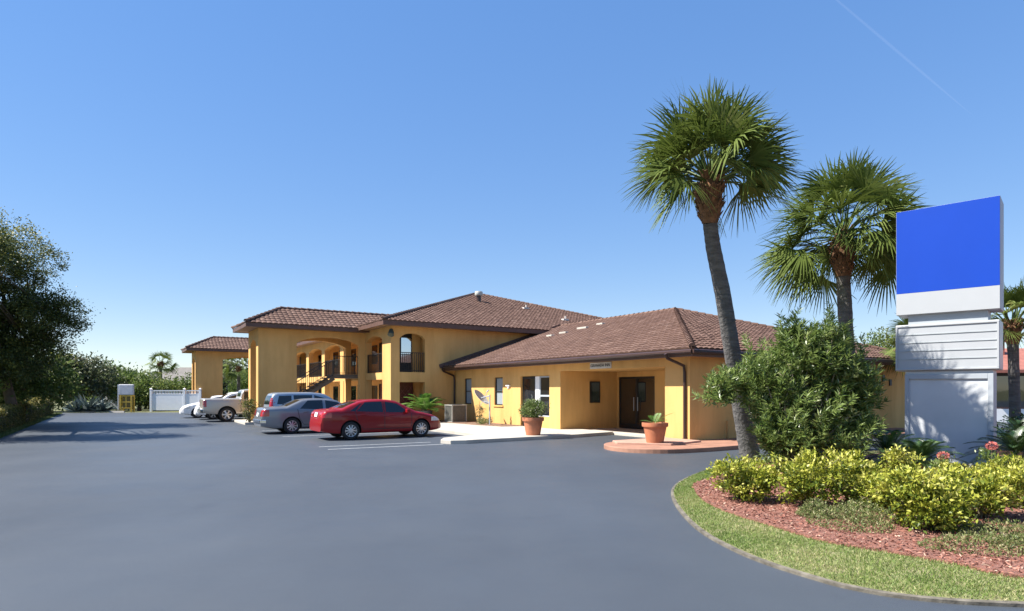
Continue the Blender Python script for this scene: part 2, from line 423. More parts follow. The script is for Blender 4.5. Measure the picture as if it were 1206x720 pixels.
# grass blades on the lawn strip
nb = 420000
P = np.column_stack([rng.uniform(2.3, 11, nb), rng.uniform(4.7, 15.5, nb)])
keep = inpoly(P, inset(outer, .05)+[(45, 4.8), (45, 31)]) & ~inpoly(P, [(x+.04, y+.02) for x, y in mulch_poly])
P = P[keep]; n = len(P)
patch = np.sin(P[:, 0]*2.1+1.3*np.sin(P[:, 1]*1.7))*np.cos(P[:, 1]*1.6+.8*np.sin(P[:, 0]*3.3))
fine = np.sin(P[:, 0]*9+2*np.sin(P[:, 1]*7))*np.sin(P[:, 1]*8.3)
gv = .40+.22*patch+.30*np.clip((P[:, 0]-3.2)/3.5, -.3, 1)+.10*fine+.22*rng.normal(size=n)-.25*np.clip((P[:, 1]-8)/4, 0, 1)
h = rng.uniform(.02, .05, n)*(1+.3*fine)
D = np.column_stack([rng.normal(0, .6, n), rng.normal(0, .6, n), np.ones(n)])
g = leafmesh('grass', np.column_stack([P, np.full(n, .03)]), D, h, rng.uniform(.004, .008, n), G_TURF, var=gv)
tag(g, 'short dry and green grass of the lawn strip', kind='stuff')
# mulch chips
nb = 60000
P = np.column_stack([rng.uniform(3, 12, nb), rng.uniform(5.4, 15, nb)]); P = P[inpoly(P, mulch_poly)]
n = len(P); D = np.column_stack([rng.normal(size=n), rng.normal(size=n), np.abs(rng.normal(0, .25, n))])
tag(leafmesh('mulch_chips', np.column_stack([P, np.full(n, .072)]), D, rng.uniform(.02, .07, n), rng.uniform(.008, .022, n), CHIP), 'loose red bark chips covering the bed', kind='stuff')

# ------------------------------------------------------------------ motel
motel = thing('motel', 'yellow stucco two storey motel with brown tiled hip roofs and low lobby wing', 'motel', (*W0, 0), ANG)
def wallseg(mb, o, d, nrm, length, z0, z1, th, ops=(), mi=0):
    """wall along d from o; nrm = inward direction; ops (s0, s1, zb, zt, rise): rise > 0 gives a segmental arch"""
    d = Vector((*d, 0)); nrm = Vector((*nrm, 0)); o = Vector((*o, 0))
    def pr(poly):
        n = len(poly)
        vs = [o+d*s+Vector((0, 0, z)) for s, z in poly]; vs += [v+nrm*th for v in vs]
        fl = d.cross(Vector((0, 0, 1))).dot(nrm) > 0
        fs = [tuple(range(n)), tuple(range(2*n-1, n-1, -1))]+[(i, n+i, n+(i+1) % n, (i+1) % n) for i in range(n)]
        if fl: fs = [f[::-1] for f in fs]
        mb.add(vs, fs, mi)
    s = 0
    for s0, s1, zb, zt, rise in sorted(ops):
        if s0 > s: pr([(s, z0), (s0, z0), (s0, z1), (s, z1)])
        if zb > z0: pr([(s0, z0), (s1, z0), (s1, zb), (s0, zb)])
        if rise:
            k = 12; arc = []
            for i in range(k+1):
                u = -1+2*i/k; arc.append((s0+(s1-s0)*i/k, zt+rise*(1-u*u)**.75))
            for i in range(k):
                pr([arc[i], arc[i+1], (arc[i+1][0], z1), (arc[i][0], z1)])
        elif zt < z1: pr([(s0, zt), (s1, zt), (s1, z1), (s0, z1)])
        s = s1
    if s < length: pr([(s, z0), (length, z0), (length, z1), (s, z1)])

# lobby wing walls
lob = MB()
WL = 16.98; ZW = 2.95; EW = 15.0
wallseg(lob, (0, 0), (0, 1), (1, 0), WL-.005, 0, ZW, .25, [(1.1, 7.1, 0, 2.63, 0), (7.9, 10.2, .1, 2.46, 0), (11.8, 12.6, 1.06, 2.45, 0), (15.0, 15.8, 1.06, 2.45, 0)])
wallseg(lob, (.252, 0), (1, 0), (0, 1), 9.7, 0, ZW, .25)
lob.box(9.95, 11.6, 1.3, 1.5, 0, ZW); lob.box(9.75, 9.951, .252, 1.3, 0, ZW); lob.box(11.35, 11.6, .002, 1.298, 0, ZW)
wallseg(lob, (11.602, 0), (1, 0), (0, 1), 3.3, 0, ZW, .25)
lob.box(14.9, 15.1, 0, 16.9, 0, ZW)
# portico recess
lob.box(.252, 3.25, 7.102, 7.3, 0, ZW-.01)
wallseg(lob, (3.25, .9), (0, 1), (1, 0), 6.2, 0, ZW-.01, .2, [(3.86, 6.1, 0, 2.41, 0)])
lob.box(.252, 3.25, .9, 1.098, 0, ZW-.01)
lob.box(.252, 3.25, 1.1, 7.1, 2.64, 2.75)
lob.build('lobby_wall', YEL, motel)
# guest block
GX = -3.79; GY = 16.98; BL = 36; BX1 = 19.8; Z2 = 2.75; ZT = 5.27
gb = MB()
# end wall (faces the lot entrance)
wallseg(gb, (GX, GY), (1, 0), (0, 1), BX1-GX, 0, 2.45, .3, [(.5, 1.98, 0, 2.25, 0)])
wallseg(gb, (GX, GY), (1, 0), (0, 1), BX1-GX, 2.451, ZT, .3, [(.5, 1.98, 2.79, 4.6, .30)])
# gallery front with arches on both floors
low = [(1.25, 3.86, 0, 2.4, 0)]+[(4.6+i*4.3, 4.6+i*4.3+3.55, 0, 2.4, 0) for i in range(7)]
upp = [(1.25, 3.86, 2.79, 4.58, .28)]+[(4.6+i*4.3, 4.6+i*4.3+3.55, 2.79, 4.6, .25) for i in range(7)]
wallseg(gb, (GX, GY+.301), (0, 1), (1, 0), BL, 0, 2.45, .35, [(a-.301, b-.301, c, d, e) for a, b, c, d, e in low])
wallseg(gb, (GX, GY+.301), (0, 1), (1, 0), BL, 2.451, ZT, .35, [(a-.301, b-.301, c, d, e) for a, b, c, d, e in upp])
gb.box(GX+.352, -1.602, GY+.302, GY+BL, 2.5, Z2)                       # gallery floor
gb.box(GX+.352, -1.602, GY+.302, GY+BL, ZT-.2, ZT-.02)
bops = []
for k in range(8):
    y0 = 2.0+k*4.3
    bops += [(y0, y0+1.0, .12, 2.2, 0), (y0+1.35, y0+2.6, .9, 2.1, 0)]
wallseg(gb, (-1.6, GY+.301), (0, 1), (1, 0), BL, 0, 2.5, .2, bops)
wallseg(gb, (-1.6, GY+.301), (0, 1), (1, 0), BL, 2.501, ZT-.02, .2, [(a, b, c+2.68, d+2.66, 0) for a, b, c, d, e in bops])
gb.box(GX+.3, BX1, GY+BL+.302, GY+BL+.6, 0, ZT); gb.box(BX1-.3, BX1, GY+.302, GY+BL, 0, ZT)
gb.build('guest_wall', YEL, motel)
# doors and windows along the gallery
for k in range(8):
    y0 = GY+.301+2.0+k*4.3
    for fl in (0, 1):
        z = .12+2.68*fl
        dm = MB(); dm.box(-1.57, -1.5, y0+.04, y0+.96, z, z+2.04)
        d = dm.build('door', DOORR if fl == 0 else DOORD, motel, bevel=.008)
        fm = MB(); t = .05
        fm.box(-1.615, -1.58, y0-.02, y0+.04, z, z+2.10); fm.box(-1.615, -1.58, y0+.96, y0+1.02, z, z+2.10); fm.box(-1.615, -1.58, y0+.04, y0+.96, z+2.04, z+2.10)
        fm.build('door_frame', DARKM, d)
        hm = MB(); hm.box(-1.64, -1.572, y0+.12, y0+.16, z+.95, z+1.08); hm.build('door_handle', CHROME, d)
        wm = MB(); wm.box(-1.615, -1.57, y0+1.33, y0+1.40, z+.76, z+2.0); wm.box(-1.615, -1.57, y0+2.55, y0+2.62, z+.76, z+2.0)
        wm.box(-1.615, -1.57, y0+1.40, y0+2.55, z+.76, z+.83); wm.box(-1.615, -1.57, y0+1.40, y0+2.55, z+1.93, z+2.0)
        wf = wm.build('window', DARKM, motel)
        gm = MB(); gm.box(-1.56, -1.53, y0+1.40, y0+2.55, z+.83, z+1.93); gm.build('pane', GLASS, wf)
# glazed doors of the corner room, seen through the end openings
dm = MB(); dm.box(GX+.36, -1.61, GY+1.05, GY+1.2, 2.76, 5.05); dm.box(GX+.36, -1.61, GY+2.03, GY+2.2, 0, 2.49); dm.build('corner_wall', YEL, motel)
dm = MB(); dm.box(-3.3, -2.86, GY+.99, GY+1.046, 2.77, 5.0); dm.build('corner_door', DOORD, motel)
dm = MB(); dm.box(-2.85, -2.16, GY+.99, GY+1.046, 2.77, 5.0); o = dm.build('window', DARKM, motel)
dm = MB(); dm.box(-2.80, -2.21, GY+.97, GY+.988, 3.35, 4.72); dm.build('pane', MIRR, o)
dm = MB(); dm.box(-2.95, -2.0, GY+1.2, GY+1.26, .0, 2.25); d = dm.build('ornate_door', DOORR, motel)
im = MB()
for i in range(5):
    for j in range(9):
        if (i+j) % 2 == 0:
            c = Vector((-2.475+(i-2)*.17, GY+1.185, .35+j*.2))
            im.bar(c+Vector((-.08, 0, -.09)), c+Vector((.08, 0, .09)), .018); im.bar(c+Vector((.08, 0, -.09)), c+Vector((-.08, 0, .09)), .018)
im.build('iron_grille', surf('pale_red_iron', (.28, .10, .09), .5), d)

def railing(name, a, b, z0, z1, step=.12, parent=motel, slope=0):
    a = Vector(a); b = Vector(b); mb = MB(); n = max(2, int((b-a).length/step))
    A0 = Vector((a.x, a.y, a.z)); B0 = Vector((b.x, b.y, b.z))
    for i in range(n+1):
        p = A0.lerp(B0, i/n)
        mb.bar(p+Vector((0, 0, z0)), p+Vector((0, 0, z1)), .045 if i in (0, n) else .022)
    up = Vector((0, 0, 1))
    mb.bar(A0+up*z1, B0+up*z1, .05, .04); mb.bar(A0+up*(z0+.08), B0+up*(z0+.08), .03, .03)
    return mb.build(name, DARKM, parent)
railing('railing', (GX+.5, GY+.1, 0), (GX+1.98, GY+.1, 0), 2.8, 3.85, .11)
railing('railing', (GX+.1, GY+1.27, 0), (GX+.1, GY+3.84, 0), 2.8, 3.85)
for i in range(7):
    if i == 0: continue
    y0 = GY+4.6+i*4.3
    railing('railing', (GX+.1, y0+.02, 0), (GX+.1, y0+3.53, 0), 2.8, 3.85)
fl = MB(); fl.tube([(GX-.02, GY-.12, 5.02), (GX-.05, GY-.2, 4.9), (GX-.12, GY-.3, 4.72)], [.10, .14, .17], 10)
fl.build('floodlight', surf('dark_green_metal', (.05, .08, .07), .4), motel, smooth=40)

# stair towers
def tower(y0, xo, w_pier=2.0, dep=2.9, arch=True):
    tb = MB(); ln = GX-xo-.003
    for yy in (y0, y0+dep-.3):
        wallseg(tb, (xo, yy), (1, 0), (0, 1), ln, 0, ZT-.12, .3, [(w_pier, ln-.35, 0, 4.42, .38)])
    wallseg(tb, (xo, y0+.301), (0, 1), (1, 0), dep-.602, 0, ZT-.12, .3, [(.28, dep-.9, 1.0 if False else 0, 4.3, .3)])
    tb.box(xo+.301, GX-.01, y0+.301, y0+dep-.301, ZT-.3, ZT-.13)
    tb.build('stair_tower_wall', YEL, motel)
TW1 = GY+4.0; TW2 = GY+27.3
tower(TW1, -9.69); tower(TW2, -10.5, 2.1, 3.1)
slab('tower_kerb', [L2W(*p) for p in [(-10.4, TW1-.35), (-3.8, TW1-.35), (-3.8, TW1+3.2), (-10.4, TW1+3.2)]], -.02, .12, CONC)
# stair flight in the near tower
st = MB(); nst = 15
for i in range(nst):
    x = -5.45-.275*i; z = 2.56-.171*i
    st.box(x-.30, x, TW1+.75, TW1+2.1, z-.07, z)
st.bar((-5.4, TW1+.75, 2.5), (-5.4-.275*nst, TW1+.75, 2.5-.171*nst), .06, .20); st.bar((-5.4, TW1+2.1, 2.5), (-5.4-.275*nst, TW1+2.1, 2.5-.171*nst), .06, .20)
st.box(-5.45, GX-.004, TW1+.7, TW1+2.15, 2.52, 2.74)
s_ = st.build('staircase', surf('precast_step', (.15, .12, .09), .85), motel)
railing('handrail', (-5.5, TW1+.7, 2.62), (-5.5-.275*13, TW1+.7, 2.62-.171*13), .0, .92, .28, s_)
railing('handrail', (-5.5, TW1+2.12, 2.62), (-5.5-.275*13, TW1+2.12, 2.62-.171*13), .0, .92, .28, s_)
railing('landing_rail', (-5.42, TW1+.72, 2.7), (GX-.06, TW1+.72, 2.7), .04, 1.1, .17, s_)
railing('railing', (GX+.1, TW1+2.2, 0), (GX+.1, TW1+4.15, 0), 2.8, 3.85)
railing('railing', (GX-.1, TW1+.4, 0), (GX-.1, TW1+.75, 0), 2.8, 3.85)

# roofs -------------------------------------------------------------
def tileplane(bmo, O, e, up, poly, pitch=.27, course=.34, amp=.035, seg=4, step=.03):
    """courses of barrel tiles on the plane O + s e + r up, clipped to the convex polygon poly (s, r)"""
    O, e, up = Vector(O), Vector(e).normalized(), Vector(up).normalized(); nn = e.cross(up).normalized()
    if nn.z < 0: nn = -nn
    ss = [p[0] for p in poly]; rs = [p[1] for p in poly]
    s0, s1, r0, r1 = min(ss), max(ss), min(rs), max(rs)
    i0, i1 = math.floor(s0/pitch), math.ceil(s1/pitch); j0, j1 = 0, math.ceil((r1-r0)/course)
    bm = bmesh.new(); lay = bm.faces.layers.float.new('var')
    prof = [(k/seg, amp*abs(math.sin(math.pi*k/seg))**.8) for k in range(seg+1)]
    for j in range(j0, j1):
        ra, rb = r0+j*course, r0+(j+1)*course+.02
        jo = .0
        rowA, rowB, rowC = [], [], []
        xs = []
        for i in range(i0, i1):
            dr = random.uniform(-.012, .012); dh = random.uniform(0, .008)
            for k in range(seg): xs.append((i*pitch+prof[k][0]*pitch, prof[k][1]+dh, dr))
        xs.append((i1*pitch, 0, 0))
        for s, hgt, dr in xs:
            rowC.append(bm.verts.new(O+e*s+up*(ra+dr)+nn*(.0)))
            rowA.append(bm.verts.new(O+e*s+up*(ra+dr)+nn*(hgt+step)))
            rowB.append(bm.verts.new(O+e*s+up*rb+nn*(hgt)))
        var = 0
        for q in range(len(xs)-1):
            if q % seg == 0: var = min(1, max(0, random.gauss(.5, .22)))
            f = bm.faces.new((rowA[q], rowA[q+1], rowB[q+1], rowB[q])); f[lay] = var; f.smooth = True
            f = bm.faces.new((rowC[q], rowC[q+1], rowA[q+1], rowA[q])); f[lay] = var*.5
    n = len(poly)
    area = sum(poly[i][0]*poly[(i+1) % n][1]-poly[(i+1) % n][0]*poly[i][1] for i in range(n))
    P = poly if area > 0 else poly[::-1]
    for i in range(n):
        a, b = P[i], P[(i+1) % n]
        if abs(a[1]-b[1]) < 1e-6 and abs(a[1]-r0) < 1e-6: continue
        nr = (b[1]-a[1], -(b[0]-a[0]))
        wn = e*nr[0]+up*nr[1]
        bmesh.ops.bisect_plane(bm, geom=bm.verts[:]+bm.edges[:]+bm.faces[:], plane_co=O+e*a[0]+up*a[1], plane_no=wn, clear_outer=True)
    vi = {v: i for i, v in enumerate(bm.verts)}
    b0 = len(bmo.v); bmo.v.extend([tuple(v.co) for v in bm.verts])
    bm.faces.ensure_lookup_table()
    for f in bm.faces:
        if f.calc_area() < 1e-7: continue
        vs = [vi[v] for v in f.verts]
        if f.normal.dot(nn) < 0 and abs(f.normal.dot(nn)) > .2: vs = vs[::-1]
        bmo.f.append([b0+i for i in vs]); bmo.m.append(0); bmo.var.append(f[lay])
    bm.free()
def caps(mb, a, b, r=.10, step=.36):
    a, b = Vector(a), Vector(b); d = (b-a); n = max(1, int(d.length/step)); d.normalize()
    sdv = d.cross(Vector((0, 0, 1))).normalized(); up = sdv.cross(d)
    for i in range(n):
        p, q = a.lerp(b, i/n), a.lerp(b, (i+1.12)/n); v = random.gauss(.55, .2)
        vs = []
        for pt, rr, z in ((p, r*1.12, .02), (q, r*.92, .0)):
            for k in range(7):
                t = math.pi*k/6; vs.append(pt+sdv*math.cos(t)*rr+up*(math.sin(t)*rr+z))
        mb.add(vs, [(k, k+1, 8+k, 7+k) for k in range(6)]+[tuple(range(6, -1, -1))], 0, min(1, max(0, v)))
def hiproof(name, x0, x1, y0, y1, ze, rise, run, sides, mat=TILE, thick=.12, fasc=.24, gutter_sides='', capr=.10, ends=(True, True)):
    """hip roof over x0..x1, y0..y1 (eave outline); run = plan distance from eave to ridge; sides = which planes get real tiles; ridge along the long axis.
    ends: hips at the low/high end of the ridge axis, False = gable end butting a wall"""
    mb = MB(); cp = MB(); W_, D_ = x1-x0, y1-y0
    zt = ze+rise
    sl = math.hypot(run, rise); cz, sz = run/sl, rise/sl
    if D_ >= W_:
        ya = y0+(run if ends[0] else 0); yb = y1-(run if ends[1] else 0); xm = (x0+x1)/2
        A, B = Vector((xm, ya, zt)), Vector((xm, yb, zt))
        pl = {'-x': ((x0, y1, ze), (0, -1, 0), (cz, 0, sz), [(0, 0), (D_, 0), (y1-ya, sl), (y1-yb, sl)]),
              '+x': ((x1, y0, ze), (0, 1, 0), (-cz, 0, sz), [(0, 0), (D_, 0), (yb-y0, sl), (ya-y0, sl)]),
              '-y': ((x0, y0, ze), (1, 0, 0), (0, cz, sz), [(0, 0), (W_, 0), (W_/2, sl)]) if ends[0] else None,
              '+y': ((x1, y1, ze), (-1, 0, 0), (0, -cz, sz), [(0, 0), (W_, 0), (W_/2, sl)]) if ends[1] else None}
    else:
        xa = x0+(run if ends[0] else 0); xb = x1-(run if ends[1] else 0); ym = (y0+y1)/2
        A, B = Vector((xa, ym, zt)), Vector((xb, ym, zt))
        pl = {'-y': ((x0, y0, ze), (1, 0, 0), (0, cz, sz), [(0, 0), (W_, 0), (xb-x0, sl), (xa-x0, sl)]),
              '+y': ((x1, y1, ze), (-1, 0, 0), (0, -cz, sz), [(0, 0), (W_, 0), (x1-xa, sl), (x1-xb, sl)]),
              '-x': ((x0, y1, ze), (0, -1, 0), (cz, 0, sz), [(0, 0), (D_, 0), (D_/2, sl)]) if ends[0] else None,
              '+x': ((x1, y0, ze), (0, 1, 0), (-cz, 0, sz), [(0, 0), (D_, 0), (D_/2, sl)]) if ends[1] else None}
    for k, p in pl.items():
        if p is None: continue
        O, e, up, poly = p
        pp = []
        for q in poly:
            if not pp or (abs(q[0]-pp[-1][0])+abs(q[1]-pp[-1][1])) > 1e-4: pp.append(q)
        if k in sides: tileplane(mb, O, e, up, pp)
        else:
            mb.add([Vector(O)+Vector(e)*s+Vector(up)*r for s, r in pp], [tuple(range(len(pp)))], 0, .5)
    ro = mb.build(name, mat, motel)
    caps(cp, A, B, capr) if (B-A).length > .3 else None
    if D_ >= W_: hips = ([((x0, y0), A), ((x1, y0), A)] if ends[0] else [])+([((x0, y1), B), ((x1, y1), B)] if ends[1] else [])
    else: hips = ([((x0, y0), A), ((x0, y1), A)] if ends[0] else [])+([((x1, y0), B), ((x1, y1), B)] if ends[1] else [])
    for c, t in hips: caps(cp, (*c, ze+.05), t, capr)
    cp.build('ridge_cap', mat, ro, smooth=50)
    fm = MB(); t = .05
    fm.box(x0+.02, x0+.02+t, y0+.02, y1-.02, ze-fasc, ze-.005); fm.box(x1-.02-t, x1-.02, y0+.02, y1-.02, ze-fasc, ze-.005)
    if ends[0] or D_ < W_: fm.box(x0+.02+t, x1-.02-t, y0+.02, y0+.02+t, ze-fasc, ze-.005)
    if ends[1] or D_ < W_: fm.box(x0+.02+t, x1-.02-t, y1-.02-t, y1-.02, ze-fasc, ze-.005)
    fm.build('fascia', BROWN, ro)
    sm = MB(); sm.box(x0+.075, x1-.075, y0+.075, y1-(.075 if ends[1] else .01), ze-fasc+.03, ze-fasc+.06); sm.build('soffit', SOFF, ro)
    gm = MB()
    if '-x' in gutter_sides: gm.tube([(x0-.05, y0-.05, ze-.09), (x0-.05, y1, ze-.09)], .075, 8)
    if '-y' in gutter_sides: gm.tube([(x0-.05, y0-.06, ze-.09), (x1, y0-.06, ze-.09)], .075, 8)
    if gm.v: gm.build('gutter', GUT, ro, smooth=40)
    return ro
EO = .70
wr = hiproof('lobby_roof', -EO, EW+.75, -EO, GY-.01, 3.13, 2.72, (EW+EO+.75)/2, ('-x', '-y'), gutter_sides='-x-y', ends=(True, False))
br = hiproof('main_roof', GX-EO, BX1+EO, GY-EO, GY+BL+EO, 5.45, 4.05, (BX1-GX+2*EO)/2, ('-x', '-y'))
t1 = hiproof('tower_roof', -9.69-.75, GX+3.4, TW1-.75, TW1+2.9+.75, 5.33, 1.12, (2.9+1.5)/2, ('-x', '-y'), ends=(True, False), fasc=.2)
t2 = hiproof('tower_roof', -10.5-.75, GX+3.4, TW2-.75, TW2+3.1+.75, 5.33, 1.15, (3.1+1.5)/2, ('-x', '-y'), ends=(True, False), fasc=.2)
# flashing where the lobby roof meets the guest block
fm = MB(); fm.bar((-.95, GY-.045, 3.13), (7.45, GY-.045, 5.86), .05, .22); fm.build('flashing', BROWN, wr)
# roof vents
def roofz(x, y): return 5.45+4.05*min((x-(GX-EO)), (y-(GY-EO)))/((BX1-GX+2*EO)/2)
vx, vy = 6.0, 24.8
vm = MB(); z = roofz(vx, vy)
vm.lathe([(.0, -.2), (.17, -.2), (.17, .45), (.0, .45)], 14, (vx, vy, z)); vm.build('roof_vent', GUT, br, smooth=40)
vm = MB(); vm.lathe([(.0, .44), (.26, .44), (.29, .50), (.29, .70), (.25, .75), (.0, .78)], 16, (vx, vy, z)); vm.build('vent_cap', surf('grey_vent_metal', (.42, .42, .38), .5), br, smooth=40)
for x, y in ((9.2, 23.4), (10.2, 20.0)):
    vm = MB(); z = roofz(x, y); vm.lathe([(.0, .0), (.06, .0), (.06, .32), (.0, .32)], 8, (x, y, z)); vm.box(x-.35, x+.1, y-.25, y+.05, z-.02, z+.10); vm.build('vent_pipe', surf('pale_pipe', (.55, .5, .45), .7), br)
def lz(x): return 3.13+2.72*(x+EO)/((EW+EO+.75)/2)
for x, y, l in ((4.7, 13.0, .6), (5.4, 12.2, .8), (5.9, 11.3, .5), (4.3, 13.7, .5)):
    vm = MB(); vm.box(x-.12, x+.12, y-l/2, y+l/2, lz(x)+.0, lz(x)+.11); vm.build('mortar_patch', CONC, wr, bevel=.02)

# lobby openings
def window(y0, y1, z0, z1, x=.06, panes=2):
    fm = MB(); t = .05
    fm.box(x, x+.06, y0, y0+t, z0, z1); fm.box(x, x+.06, y1-t, y1, z0, z1); fm.box(x, x+.06, y0+t, y1-t, z0, z0+t); fm.box(x, x+.06, y0+t, y1-t, z1-t, z1)
    if panes == 2: zm = (z0+z1)/2; fm.box(x+.005, x+.05, y0+t, y1-t, zm-.025, zm+.025)
    f = fm.build('window', DARKM, motel)
    g = MB(); g.box(x+.055, x+.07, y0+t, y1-t, z0+t, z1-t); g.build('pane', BLINDG, f)
    s = MB(); s.box(-.05, x+.02, y0-.06, y1+.06, z0-.07, z0-.003); s.build('sill', TRIM, f)
m_, nt_, b_ = newmat('window_with_blind')
tc_ = nt_.nodes.new('ShaderNodeTexCoord'); wv_ = nt_.nodes.new('ShaderNodeTexWave'); wv_.bands_direction = 'Z'; wv_.inputs['Scale'].default_value = 9
nt_.links.new(tc_.outputs['Object'], wv_.inputs['Vector'])
nt_.links.new(ramp(nt_, wv_.outputs['Fac'], [(0, (.16, .19, .2)), (1, (.42, .47, .5))]), b_.inputs['Base Color']); b_.inputs['Roughness'].default_value = .08
BLINDG = m_
window(11.8, 12.6, 1.06, 2.45); window(15.0, 15.8, 1.06, 2.45)
# glazed side door with white mullion and tall window
dm = MB(); x = .10
dm.box(x, x+.05, 9.12, 9.2, .13, 2.44); dm.box(x, x+.05, 10.1, 10.18, .13, 2.44); dm.box(x, x+.05, 9.2, 10.1, 2.34, 2.44); dm.box(x, x+.05, 9.2, 10.1, .13, .38); dm.box(x, x+.05, 9.2, 10.1, 1.02, 1.08)
d = dm.build('glazed_door', DARKM, motel)
g = MB(); g.box(x+.02, x+.03, 9.2, 10.1, .38, 2.34); g.build('pane', GLASS, d)
hb = MB(); hb.tube([(x-.06, 9.3, .95), (x-.06, 9.3, 1.6)], .018, 8); hb.build('door_handle', CHROME, d)
mm = MB(); mm.box(.08, .16, 8.78, 9.1, .13, 2.44); mm.build('mullion', WHITE, motel)
wm = MB(); wm.box(.08, .14, 8.7, 8.77, .62, 2.44); wm.box(.08, .14, 7.92, 7.98, .62, 2.44); wm.box(.08, .14, 7.98, 8.7, 1.52, 1.6); wm.box(.08, .14, 7.98, 8.7, .62, .68); wm.box(.08, .14, 7.98, 8.7, 2.38, 2.44)
f = wm.build('window', SIGNG, motel); g = MB(); g.box(.11, .12, 7.98, 8.7, .68, 2.38); g.build('pane', GLASS, f)
mm = MB(); mm.box(.05, .2, 7.905, 8.775, .1, .61); mm.build('window_apron', TRIM, motel)
# lobby entrance doors in the recess
ex = 3.28; em = MB(); y0, y1 = 4.76, 7.0
em.box(ex, ex+.07, y0, y0+.07, .1, 2.41); em.box(ex, ex+.07, y1-.07, y1, .1, 2.41); em.box(ex, ex+.07, y0+.07, y1-.07, 2.32, 2.41)
em.box(ex, ex+.07, 5.82, 5.94, .1, 2.32); em.box(ex, ex+.07, y0+.07, 5.82, .1, .3); em.box(ex, ex+.07, 5.94, y1-.07, .1, .3)
d = em.build('entrance_door', DARKM, motel)
g = MB(); g.box(ex+.03, ex+.045, y0+.07, 5.82, .3, 2.32); g.build('pane', GLASS, d); g = MB(); g.box(ex+.03, ex+.045, 5.94, y1-.07, .3, 2.32); g.build('pane', GLASS, d)
hb = MB(); hb.tube([(ex-.05, 5.76, .9), (ex-.05, 5.76, 1.5)], .018, 8); hb.tube([(ex-.05, 6.0, .9), (ex-.05, 6.0, 1.5)], .018, 8); hb.build('door_handle', SIGNG, d)
dm = MB(); dm.box(10.3, 11.2, 1.22, 1.28, .13, 2.2); dm.build('service_door', DOORD, motel)
# downspouts
for pts in ([(-.88, .25, 3.0), (-.80, .25, 2.86), (-.10, .17, 2.62), (-.06, .17, 2.4), (-.06, .17, .22), (-.16, .17, .12)],
            [(-.9, GY-.25, 3.0), (-.8, GY-.22, 2.86), (-.10, GY-.12, 2.62), (-.06, GY-.12, 2.4), (-.06, GY-.12, .2)]):
    mb = MB(); mb.tube(pts, .05, 8); mb.build('downspout', GUT, motel, smooth=40)
mb = MB(); mb.box(-.09, -.002, 11.1, 11.4, 2.0, 2.06); mb.box(-.05, -.002, 11.2, 11.3, 1.9, 2.0); mb.build('wall_lamp', WHITE, motel)
mb = MB(); mb.tube([(1.75, -.12, .1), (1.75, -.12, .75)], .035, 8); mb.build('standpipe', surf('painted_pipe', (.42, .25, .08), .6), motel)
for x, z in ((12.3, 2.35), (12.9, 2.15)):
    mb = MB(); mb.box(x, x+.16, -.05, -.002, z-.14, z+.14); mb.build('wall_vent', DARKM, motel)

# hanging things on the motel
def world_thing(name, label, cat, x, y, z, rz=0, group=None): return thing(name, label, cat, (*L2W(x, y), z), ANG+rz, group)
# name board over the entrance recess
sg = world_thing('wall_sign', 'small white name board with dark letters above the lobby entrance recess', 'sign', -.03, 4.45, 2.68)
mb = MB(); mb.box(-.02, .025, -.62, .62, -.02, .22); mb.build('board', surf('aged_white_board', (.62, .60, .56), .6), sg)
cu = bpy.data.curves.new('lettering', 'FONT'); cu.body = 'GRANADA INN'; cu.size = .17; cu.extrude = .004; cu.align_x = 'CENTER'; cu.align_y = 'CENTER'
to = bpy.data.objects.new('tmp', cu); COL.objects.link(to)
bpy.context.view_layer.update()
me = bpy.data.meshes.new_from_object(to.evaluated_get(bpy.context.evaluated_depsgraph_get())); bpy.data.objects.remove(to)
for v in me.vertices: v.co = (-.026-v.co.z, -v.co.x*.98, v.co.y+.10)
me.materials.append(DARKM); link('lettering', me, sg)
nb_ = world_thing('notice_board', 'dark framed notice board on the side wall of the entrance recess', 'notice board', 1.9, 7.08, 1.25)
mb = MB(); mb.box(-.28, .28, -.04, .018, 0, .95); mb.build('frame', DARKM, nb_); mb = MB(); mb.box(-.23, .23, -.046, -.041, .05, .9); mb.build('pane', GLASS, nb_)

# ------------------------------------------------------------------ things by the lobby wall
def pot(x, y, z, r, h, name='flower_pot', label='', cat='plant pot', rz=0):
    t = world_thing(name, label, cat, x, y, z, rz)
    mb = MB(); mb.lathe([(0, 0), (r*.66, 0), (r*.90, h*.8), (r*1.0, h*.8), (r*1.03, h*.86), (r*1.03, h), (r*.92, h), (r*.90, h*.9), (0, h*.9)], 28)
    mb.build('pot', POTM, t, smooth=35)
    mb = MB(); mb.lathe([(0, h*.915), (r*.9, h*.915)], 20); mb.build('soil', SOIL, t)
    return t
t = pot(-2.9, 4.95, .13, .40, .66, 'potted_shrub', 'terracotta pot with a bushy green shrub on the walk before the glazed door', 'potted plant')
C, D, v = clumps([(0, 0, .95, .46, .46, .30), (.12, .1, 1.1, .3, .3, .2)], 130, 26, .07)
leafmesh('foliage', C, D, rng.uniform(.05, .09, len(C)), rng.uniform(.02, .035, len(C)), G_BUSH, t, v+.22)
